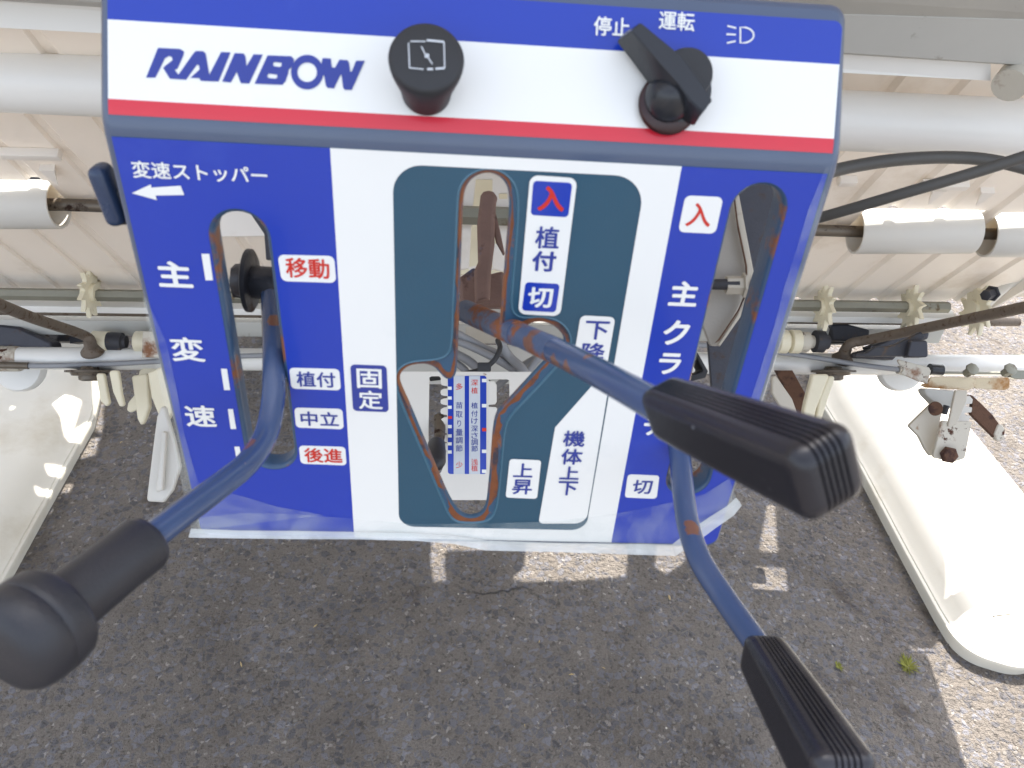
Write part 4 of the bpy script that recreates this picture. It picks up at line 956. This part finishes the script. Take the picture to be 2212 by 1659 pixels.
# front cover pieces beyond the gap: white boxes
o = thing('white_guard', PD(200, 760, 1.36), 'bright white plastic guard glimpsed between left rails and cross pipe', 'guard')
traced('guard', [(108,716),(210,716),(206,762),(150,764),(112,748)], 1.36, .03, 'roller', o, None, .004, (), .006)
o = thing('white_guard', PD(1700, 760, 1.36), 'bright white plastic guard glimpsed right of the panel under the rails', 'guard')
traced('guard', [(1668,735),(1700,735),(1780,745),(1775,772),(1690,770),(1664,765)], 1.36, .03, 'roller', o, None, .004, (), .006)
o = thing('float_arm_bulge', PY(2010, 815, 1.0), 'rounded white lug below the right end of the cross pipe', 'lug')
v, f = lathe(PD(1947, 797, 1.29), NC, [(-.012, .036), (.0, .036), (.004, .034), (.006, .028), (.0065, .002)], 40); link('lug', v, f, 'wpipe', o)
o = thing('float_arm_bulge', PY(50, 800, 1.0), 'rounded white lug below the left end of the cross pipe', 'lug')
v, f = lathe(PD(40, 792, 1.29), NC, [(-.012, .040), (.0, .040), (.004, .038), (.006, .032), (.0065, .002)], 40); link('lug', v, f, 'wpipe', o)

# ================================================================= HINGE BRACKET ON THE RIGHT FLOAT
# coordinates from the enlarged crop: px = (2500 + x/2.552)*.6777
Z7 = lambda P: [((2500+x/2.5523)*.6777, (850+y/2.5523)*.6777) for x, y in P]
hb = thing('hinge_bracket', PD(2050, 985, 1.13), 'rust stained white hinge bracket bolted on the right float', 'bracket')
traced('side_plate', Z7([(1015,1295),(1190,1125),(1215,1100),(1260,1095),(1285,1120),(1290,1160),(1205,1560),(1150,1480),(1100,1380)]), 1.10, .006, 'worn', hb, (NC + RIGHT*.25).normalized(), .001, (), .003)
traced('front_plate', Z7([(1285,1245),(1360,1262),(1530,1255),(1470,1560),(1380,1590),(1210,1555),(1265,1330)]), 1.09, .006, 'rustywhite', hb, None, .001, (), .004)
traced('link_bar', Z7([(1395,1005),(1490,1005),(1485,1090),(1400,1285),(1330,1310),(1345,1240)]), 1.07, .005, 'worn', hb, None, .001, (), .002)
traced('toothed_plate', Z7([(1400,1060),(1510,1050),(1535,1080),(1530,1115),(1480,1120),(1482,1135),(1530,1145),(1525,1185),(1470,1190),(1472,1205),(1515,1215),(1500,1270),(1400,1270)]), 1.115, .004, 'roller', hb, None, .0008, (), .001)
traced('arm', Z7([(1125,985),(1300,1000),(1400,1010),(1380,1130),(1300,1200),(1200,1090),(1160,1050)]), 1.12, .02, 'beam', hb, None, .002, (), .005)
v, f = lathe(PD(*Z7([(1228, 1155)])[0], 1.088), NC, [(0, .0098), (.002, .0094), (.003, .007)], 24); link('rivet', v, f, 'rust', hb)
v, f = lathe(PD(*Z7([(1332, 1530)])[0], 1.085), NC, [(0, .0118), (.006, .0112), (.008, .009)], 6); link('rusty_nut', v, f, 'rust', hb, 20)
v, f = tube([PD(*Z7([(1320, 1130)])[0], 1.10), PD(*Z7([(1300, 1200)])[0], 1.10)], .004, 12); link('dark_pin', v, f, 'dark', hb)
# cable stay plates on the cross pipe right end
cp = thing('cable_stay', PD(2040, 830, 1.13), 'rust stained white angle holding the cable end on the right cross pipe', 'bracket')
traced('lower_web', Z7([(1100,960),(1150,985),(1430,1000),(1500,1005),(1550,980),(1560,900),(1190,895),(1170,945)]), 1.14, .004, 'tanrust', cp, None, .001, (), .004)
traced('lower_web', Z7([(1548,905),(1835,900),(1835,985),(1800,1005),(1545,990)]), 1.15, .004, 'tanrust', cp, None, .001, (), .004)
traced('stay_plate', Z7([(915,750),(1180,820),(1195,850),(1170,930),(1170,955),(1100,935),(950,870),(975,830),(935,790)]), 1.135, .004, 'rustywhite', cp, None, .001, (), .002)
for (x_, y_) in ((1508, 850), (1818, 850)):
    v, f = lathe(PD(*Z7([(x_, y_)])[0], 1.13), V((0, -.5, 1)), [(-.008, .006), (.004, .006), (.0045, .009), (.008, .009), (.009, .005)], 8); link('stay_bolt', v, f, 'galv', cp, 30)
o = thing('rusty_adjuster', PD(2130, 930, 1.12), 'brown rusty flat handle slanting from the hinge bracket with pale tip', 'adjuster')
traced('bar', Z7([(1500,1050),(1525,1042),(1600,1110),(1700,1210),(1755,1290),(1720,1400),(1700,1380),(1560,1240),(1520,1200),(1530,1120)]), 1.12, .008, 'rust', o, None, .001, (), .003)
traced('pale_tip', Z7([(1740,1280),(1775,1285),(1798,1320),(1795,1390),(1765,1425),(1720,1412),(1708,1360)]), 1.118, .008, 'rustywhite', o, None, .002, (), .006)
o = thing('yellow_clip', PD(2180, 735, 1.3), 'worn brass coloured clip above the right end of the cross pipe', 'clip')
traced('clip', Z7([(1720,735),(1870,712),(1960,712),(1960,748),(1880,750)]), 1.3, .01, 'galv', o)
o = thing('wire_clevis', PD(2190, 795, 1.15), 'dull metal clevis at the end of the inner cable wire', 'clevis')
traced('clevis', Z7([(1842,850),(1880,840),(1990,845),(1990,915),(1880,915),(1845,900)]), 1.15, .01, 'galv', o, None, .001, (Z7([(1910,862),(1990,862),(1990,895),(1910,895)])[:4],) if False else ())

# ================================================================= SEEN THROUGH THE CENTRAL OPENING
Z4 = lambda P: [((1280+x/2.765)*.6777, (1100+y/2.765)*.6777) for x, y in P]
ad = thing('adjustment_plate', PD(990, 940, .95), 'white painted adjustment plate with notched slots, rust specks and a blue and silver scale decal', 'plate')
notL = [(244,285),(262,275),(330,275),(345,290),(345,330),(352,352),(375,358),(402,362),(405,372),(400,382),(372,384),(345,398),(342,420),(350,440),(372,446),(402,450),(405,458),(400,466),(372,470),(345,482),(342,505),(350,520),(372,526),(400,530),(402,538),(398,546),(372,550),(345,565),(342,590),(350,606),(372,612),(400,616),(402,626),(398,634),(370,638),(345,655),(342,680),(352,694),(384,700),(386,750),(365,770),(398,778),(398,792),(365,796),(360,850),(398,854),(398,866),(365,870),(362,925),(395,928),(395,940),(365,944),(365,1080),(345,1125),(320,1138),(290,1130),(240,1000),(238,700)]
notR = [(765,304),(800,302),(930,302),(948,312),(950,420),(948,520),(900,620),(850,700),(842,620),(842,560),(830,546),(770,544),(765,536),(770,526),(825,522),(838,500),(838,350),(830,338),(815,318),(770,318)]
pl_ = traced('plate', Z4([(-30,232),(1150,235),(1150,420),(800,1000),(760,1367),(380,1367),(-30,560)]), .95, .004, 'plate', ad, None, .0006, (Z4(notL), Z4(notR)))
DEC0 = .9497
def dec(name, pts, mt, lift=0.0, parent=ad, r=0): return traced(name, Z4(pts), DEC0-.0003-lift, .0003, mt, parent, None, .00002, (), r)
d_ = dec('scale_decal', [(408,272),(748,270),(746,1136),(408,1136)], 'blue', 0, ad, .003)
dec('silver_stripe', [(459,272),(556,272),(556,1136),(459,1136)], 'decal', .0003, d_); dec('silver_stripe', [(595,272),(692,272),(692,1136),(595,1136)], 'decal', .0003, d_)
for y_ in (380, 466, 548, 718, 800, 870, 942): dec('notch_mark', [(408,y_-14),(442,y_-14),(442,y_+14),(408,y_+14)], 'white', .0003, d_)
for y_ in (312, 534, 936, 1112): dec('notch_mark', [(708,y_-15),(748,y_-15),(748,y_+15),(708,y_+15)], 'white', .0003, d_)
dec('notch_mark', [(408,626),(445,626),(445,650),(408,650)], 'redink', .0003, d_); dec('notch_mark', [(710,730),(748,730),(748,760),(710,760)], 'redink', .0003, d_)
def dword(ch, cx, cy, ww, hh, mt):
    vs, fs = text2d(ch, .008); c_ = PD(*Z4([(cx, cy)])[0], DEC0-.0008); k = .95/FPX*.6777/2.765
    return link('lettering', [c_ + RIGHT*(p.x*ww*k) - DOWN*(p.y*hh*k) - FWD*(.00003*p.z) for p in vs], fs, mt, d_, 0)
for ch, y_, mt in (('多', 365, 'redink'), ('苗', 530, 'navy'), ('取', 610, 'navy'), ('り', 690, 'navy'), ('量', 768, 'navy'), ('調', 838, 'navy'), ('節', 910, 'navy'), ('少', 1055, 'redink')):
    dword(ch, 508, y_, 34 if ch == 'り' else 60, 58, mt)
for ch, y_, mt in (('深', 330, 'redink'), ('植', 400, 'redink'), ('植', 532, 'navy'), ('付', 603, 'navy'), ('け', 668, 'navy'), ('深', 735, 'navy'), ('さ', 797, 'navy'), ('調', 855, 'navy'), ('節', 912, 'navy'), ('浅', 1030, 'redink'), ('植', 1085, 'redink')):
    dword(ch, 643, y_, 58, 54, mt)
o = thing('small_lever', PD(950, 990, .93), 'small lever with dark grey rubber tip standing in the notched slot of the white plate', 'lever')
m_ = MB(); m_.tube([PD(948, 900, .96), PD(950, 935, .945), PD(945, 962, .93)], .0065, 14, True, 4); m_.build('stem', 'steel', o)
v, f = lathe(PD(943, 955, .925), (PD(944, 1020, .88)-PD(943, 955, .925)).normalized(), [(0, .008), (.004, .0100), (.02, .0105), (.036, .0100), (.044, .0065), (.047, .001)], 28); link('rubber_tip', v, f, 'rubber', o, 60)
# cable bundle above the plate
paths = [[(880,728),(950,750),(1020,785),(1060,840)], [(900,742),(960,770),(1005,800),(1030,850)], [(930,722),(1000,742),(1070,775),(1130,812)], [(980,716),(1040,748),(1100,780),(1120,840)], [(1180,760),(1130,790),(1090,820),(1060,850)], [(1078,735),(1100,770),(1130,800),(1150,850)], [(1190,745),(1150,790),(1120,830),(1110,860)]]
ls = ['thick grey cable lowest in the bundle seen through the opening', 'grey cable reaching lowest left in the bundle above the white plate', 'grey cable topmost in the bundle under the lever shaft', 'grey cable crossing the middle of the bundle', 'grey cable rising to the right across the others', 'pale grey cable in front of the bundle beside the tie', 'grey cable at the right end of the bundle']
for i, (q, lb) in enumerate(zip(paths, ls)):
    o = thing('bundled_cable', PD(*q[0], 1.0), lb, 'cable', 'grey cables bundled behind the opening'); m_ = MB(); m_.tube([PD(x, y, 1.02+.012*math.sin(i*2.1)+.01*(j % 2)-.01*i*.4) for j, (x, y) in enumerate(q)], .0058 if i in (0, 5) else .0048, 14, True, 6); m_.build('sheath', 'cable', o)
o = thing('cable_tie', PD(1060, 760, .96), 'black cable tie strapped round the grey cable bundle', 'cable tie')
m_ = MB(); m_.tube([PD(930, 818, .985), PD(975, 812, .975), PD(1035, 800, .96), PD(1066, 780, .955), PD(1080, 752, .96), PD(1075, 735, .975)], .0032, 10, True, 5); m_.build('strap', 'black', o)
m_ = MB(); m_.box(PD(1046, 793, .955), (RIGHT, DOWN, FWD), .016, .011, .012, .002); m_.build('lock', 'black', o)
o = thing('rear_bracket', PD(1000, 725, 1.0), 'small white rust dotted bracket above the grey cables', 'bracket')
traced('tab', [(955,704),(975,704),(998,718),(996,730),(957,730)], 1.08, .004, 'worn', o, None, .001, (), .002); traced('tab', [(1006,706),(1022,706),(1090,736),(1088,742),(1006,742)], 1.08, .004, 'worn', o, None, .001, (), .002)
o = thing('inner_panel', PD(1000, 780, 1.15), 'shaded beige panel behind the grey cable bundle', 'panel')
traced('panel', [(860,745),(1230,745),(1230,830),(860,830)], 1.12, .01, 'beam', o)
# rusty hook and moving arm in the upper part of the opening
# crop: px = (1400 + x/2.213)*.6777, (500 + y/2.213)*.6777
Z3 = lambda P: [((1400+x/2.213)*.6777, (500+y/2.213)*.6777) for x, y in P]
hk = thing('rusty_hook', PD(1050, 520, .62), 'tall rusty brown hook plate standing in the upper part of the central opening', 'hook')
traced('hook_plate', Z3([(290,270),(310,240),(350,232),(385,242),(410,280),(400,320),(392,500),(388,620),(365,800),(355,1010),(250,1040),(245,800),(272,740),(265,480)]), .62, .010, 'hookrust', hk, None, .003, (), .002)
traced('hook_side', Z3([(380,330),(400,400),(430,520),(462,680),(450,690),(400,600),(375,480)]), .625, .006, 'hookrust', hk, None, .001)
traced('hook_root', Z3([(140,850),(250,770),(290,840),(460,800),(470,1060),(200,1060),(150,1180)]), .64, .02, 'hookrust', hk, None, .003, (), .003)
fr_ = thing('table_slider', PD(1030, 480, .8), 'beige plastic guide with tan slots behind the rusty hook', 'guide')
traced('guide_plate', Z3([(120,110),(520,110),(500,800),(450,808),(280,770),(140,800)]), .80, .004, 'table', fr_, None, .001, (Z3([(258,155),(375,155),(375,790),(210,790),(232,400)]), Z3([(420,255),(480,255),(480,295),(420,295)]), Z3([(390,520),(430,520),(430,612),(390,612)])))
traced('tan_back', Z3([(100,100),(540,100),(520,830),(120,830)]), .86, .004, 'tan' if 'tan' in M else 'claw', fr_)
m_ = MB(); m_.tube([PD(950, 463, .79), PD(1120, 468, .79)], .0095, 6); m_.build('guide_shaft', 'galv', fr_, 20)
# left slot: white cover glimpse
o = thing('white_shield', PD(520, 480, .62), 'pale curved shield seen through the top of the left slot', 'shield')
traced('shield', [(440,455),(545,455),(575,510),(440,512)], .62, .003, 'table', o)
o = thing('dark_stay', PD(560, 480, .55), 'dark brown stay at the upper right of the left slot', 'stay')
traced('stay', [(534,452),(556,450),(590,490),(590,560),(574,560),(570,505)], .55, .006, 'bushing', o)
# right slot: painted plate with nut, dark strap, square tube
Z5 = lambda P: [((2150+x/2.37)*.6777, (550+y/2.37)*.6777) for x, y in P]
cpl = thing('clutch_bracket', PD(1590, 640, .56), 'grey painted plate with rusty edge and nut seen through the right slot', 'bracket')
traced('face_plate', Z5([(440,150),(485,165),(595,745),(550,900),(340,1310),(270,1310),(215,1160),(210,900),(330,400)]), .56, .004, 'clutchplate', cpl, None, .001, (), .003)
traced('bent_edge', Z5([(478,160),(490,170),(600,745),(560,860),(500,1090),(345,1312),(325,1300),(470,1080),(540,900),(545,720),(470,350),(455,200)]), .552, .004, 'worn', cpl, None, .001)
traced('rust_seam', Z5([(450,200),(458,205),(485,400),(548,700),(552,860),(540,930),(490,1040),(340,1270),(305,1290),(335,1255),(480,1040),(530,930),(544,860),(538,700),(478,420)]), .5515, .0012, 'rust', cpl, None, .0002)
v, f = lathe(PD(*Z5([(465, 850)])[0], .548), RIGHT, [(-.007, .0064), (.004, .0064), (.0045, .0086), (.0060, .0088)], 6); link('nut', v, f, 'worn', cpl, 20)
v, f = lathe(PD(*Z5([(395, 845)])[0], .546), RIGHT, [(-.012, .0036), (.008, .0038)], 20); link('stud', v, f, 'dark', cpl)
o = thing('dark_strap', PD(1600, 700, .60), 'wide dark grey strap behind the painted plate in the right slot', 'strap')
traced('strap', Z5([(420,60),(860,60),(820,500),(640,1100),(600,1700),(285,1700),(250,1280),(480,1000),(560,700)]), .60, .004, 'bushing', o)
o = thing('square_tube', PD(1500, 800, .70), 'black open ended square tube behind the right slot', 'tube')
traced('tube_wall', Z5([(110,1380),(165,1340),(255,1500),(235,1550),(115,1580)]), .70, .03, 'black', o, None, .001, (Z5([(130,1400),(160,1380),(215,1490),(205,1505),(125,1530)]),))
# ================================================================= UNSEEN MACHINE BODY AND ADDED SHADE PLATE
bd = thing('machine_body', (-.2, 1.55, .0), 'unseen transplanter body beyond the seedling table with an added plate shading the ground', 'machine body')
def dk(px, py, z0=0.0, z=.83): p = PZ(px, py, z0) + TOSUN*((z-z0)/TOSUN.z); return V((p.x, p.y))
# added shade plate: outline, then holes shaped to throw sun patches on the ground
dout = [V(p) for p in ((-1.5, 1.17), (.70, 1.17), (.925, 1.17), (.955, 1.215), (.985, 1.29), (1.0, 1.45), (.998, 1.66), (.98, 2.1), (-1.5, 2.1))]
hol = [([(933,1150),(1050,1150),(1060,1188),(1030,1190),(962,1192),(960,1225),(964,1256),(936,1260),(930,1215)], 0), ([(1140,1150),(1352,1150),(1356,1200),(1350,1246),(1240,1256),(1130,1258),(1104,1250),(1132,1224)], 0),
 ([(1419,1160),(1490,1150),(1478,1215),(1440,1242),(1415,1228)], 0), ([(1040,1308),(1140,1305),(1282,1304),(1270,1316),(1150,1319),(1048,1319)], 0),
 ([(1658,1090),(1674,1090),(1680,1195),(1640,1193),(1646,1150)], 0), ([(1632,1221),(1696,1226),(1706,1312),(1650,1319),(1624,1260)], 0),
 ([(195,850),(226,858),(222,940),(202,930)], 0), ([(190,946),(216,944),(206,985),(137,999),(165,965)], 0), ([(92,1060),(120,1046),(160,1044),(150,1066),(100,1072)], 0), ([(70,1104),(116,1094),(110,1110),(76,1116)], 0), ([(-6,1242),(20,1200),(92,1186),(78,1212),(40,1240)], 0), ([(76,1254),(112,1220),(106,1244),(84,1262)], 0),
 ([(80,862),(120,853),(178,851),(165,895),(141,938),(130,900),(110,874)], .055), ([(62,822),(82,826),(76,832)], .055), ([(118,828),(148,826),(140,836),(124,834)], .055), ([(20,886),(30,874),(34,880),(24,892)], .055), ([(66,946),(78,958),(72,944)], .055)]
vs, fs = fill2d([dout] + [rpoly([dk(x, y, z0) for x, y in h], .003, 3) for h, z0 in hol], .008)
link('shade_plate', [V((p.x, p.y, .826+p.z)) for p in vs], fs, 'wpipe', bd, 20)
for (x_, y_) in ((-.9, 1.5), (-.3, 1.7), (.5, 1.7), (.8, 1.5)):
    m_ = MB(); m_.tube([V((x_, y_, .10)), V((x_, y_, .80))], .02, 12); m_.build('post', 'beam', bd)
m_ = MB(); m_.box(V((-.25, 1.62, .24)), (EX, EY, EZ), .5, .5, .16, .02); m_.build('engine', 'dark', bd)
for x_ in (-.8, .3):
    v, f = lathe(V((x_-.04, 1.7, .30)), EX, [(0, .05), (0, .27), (.01, .30), (.07, .30), (.08, .27), (.08, .05)], 48); link('wheel', v, f, 'rubber', bd)
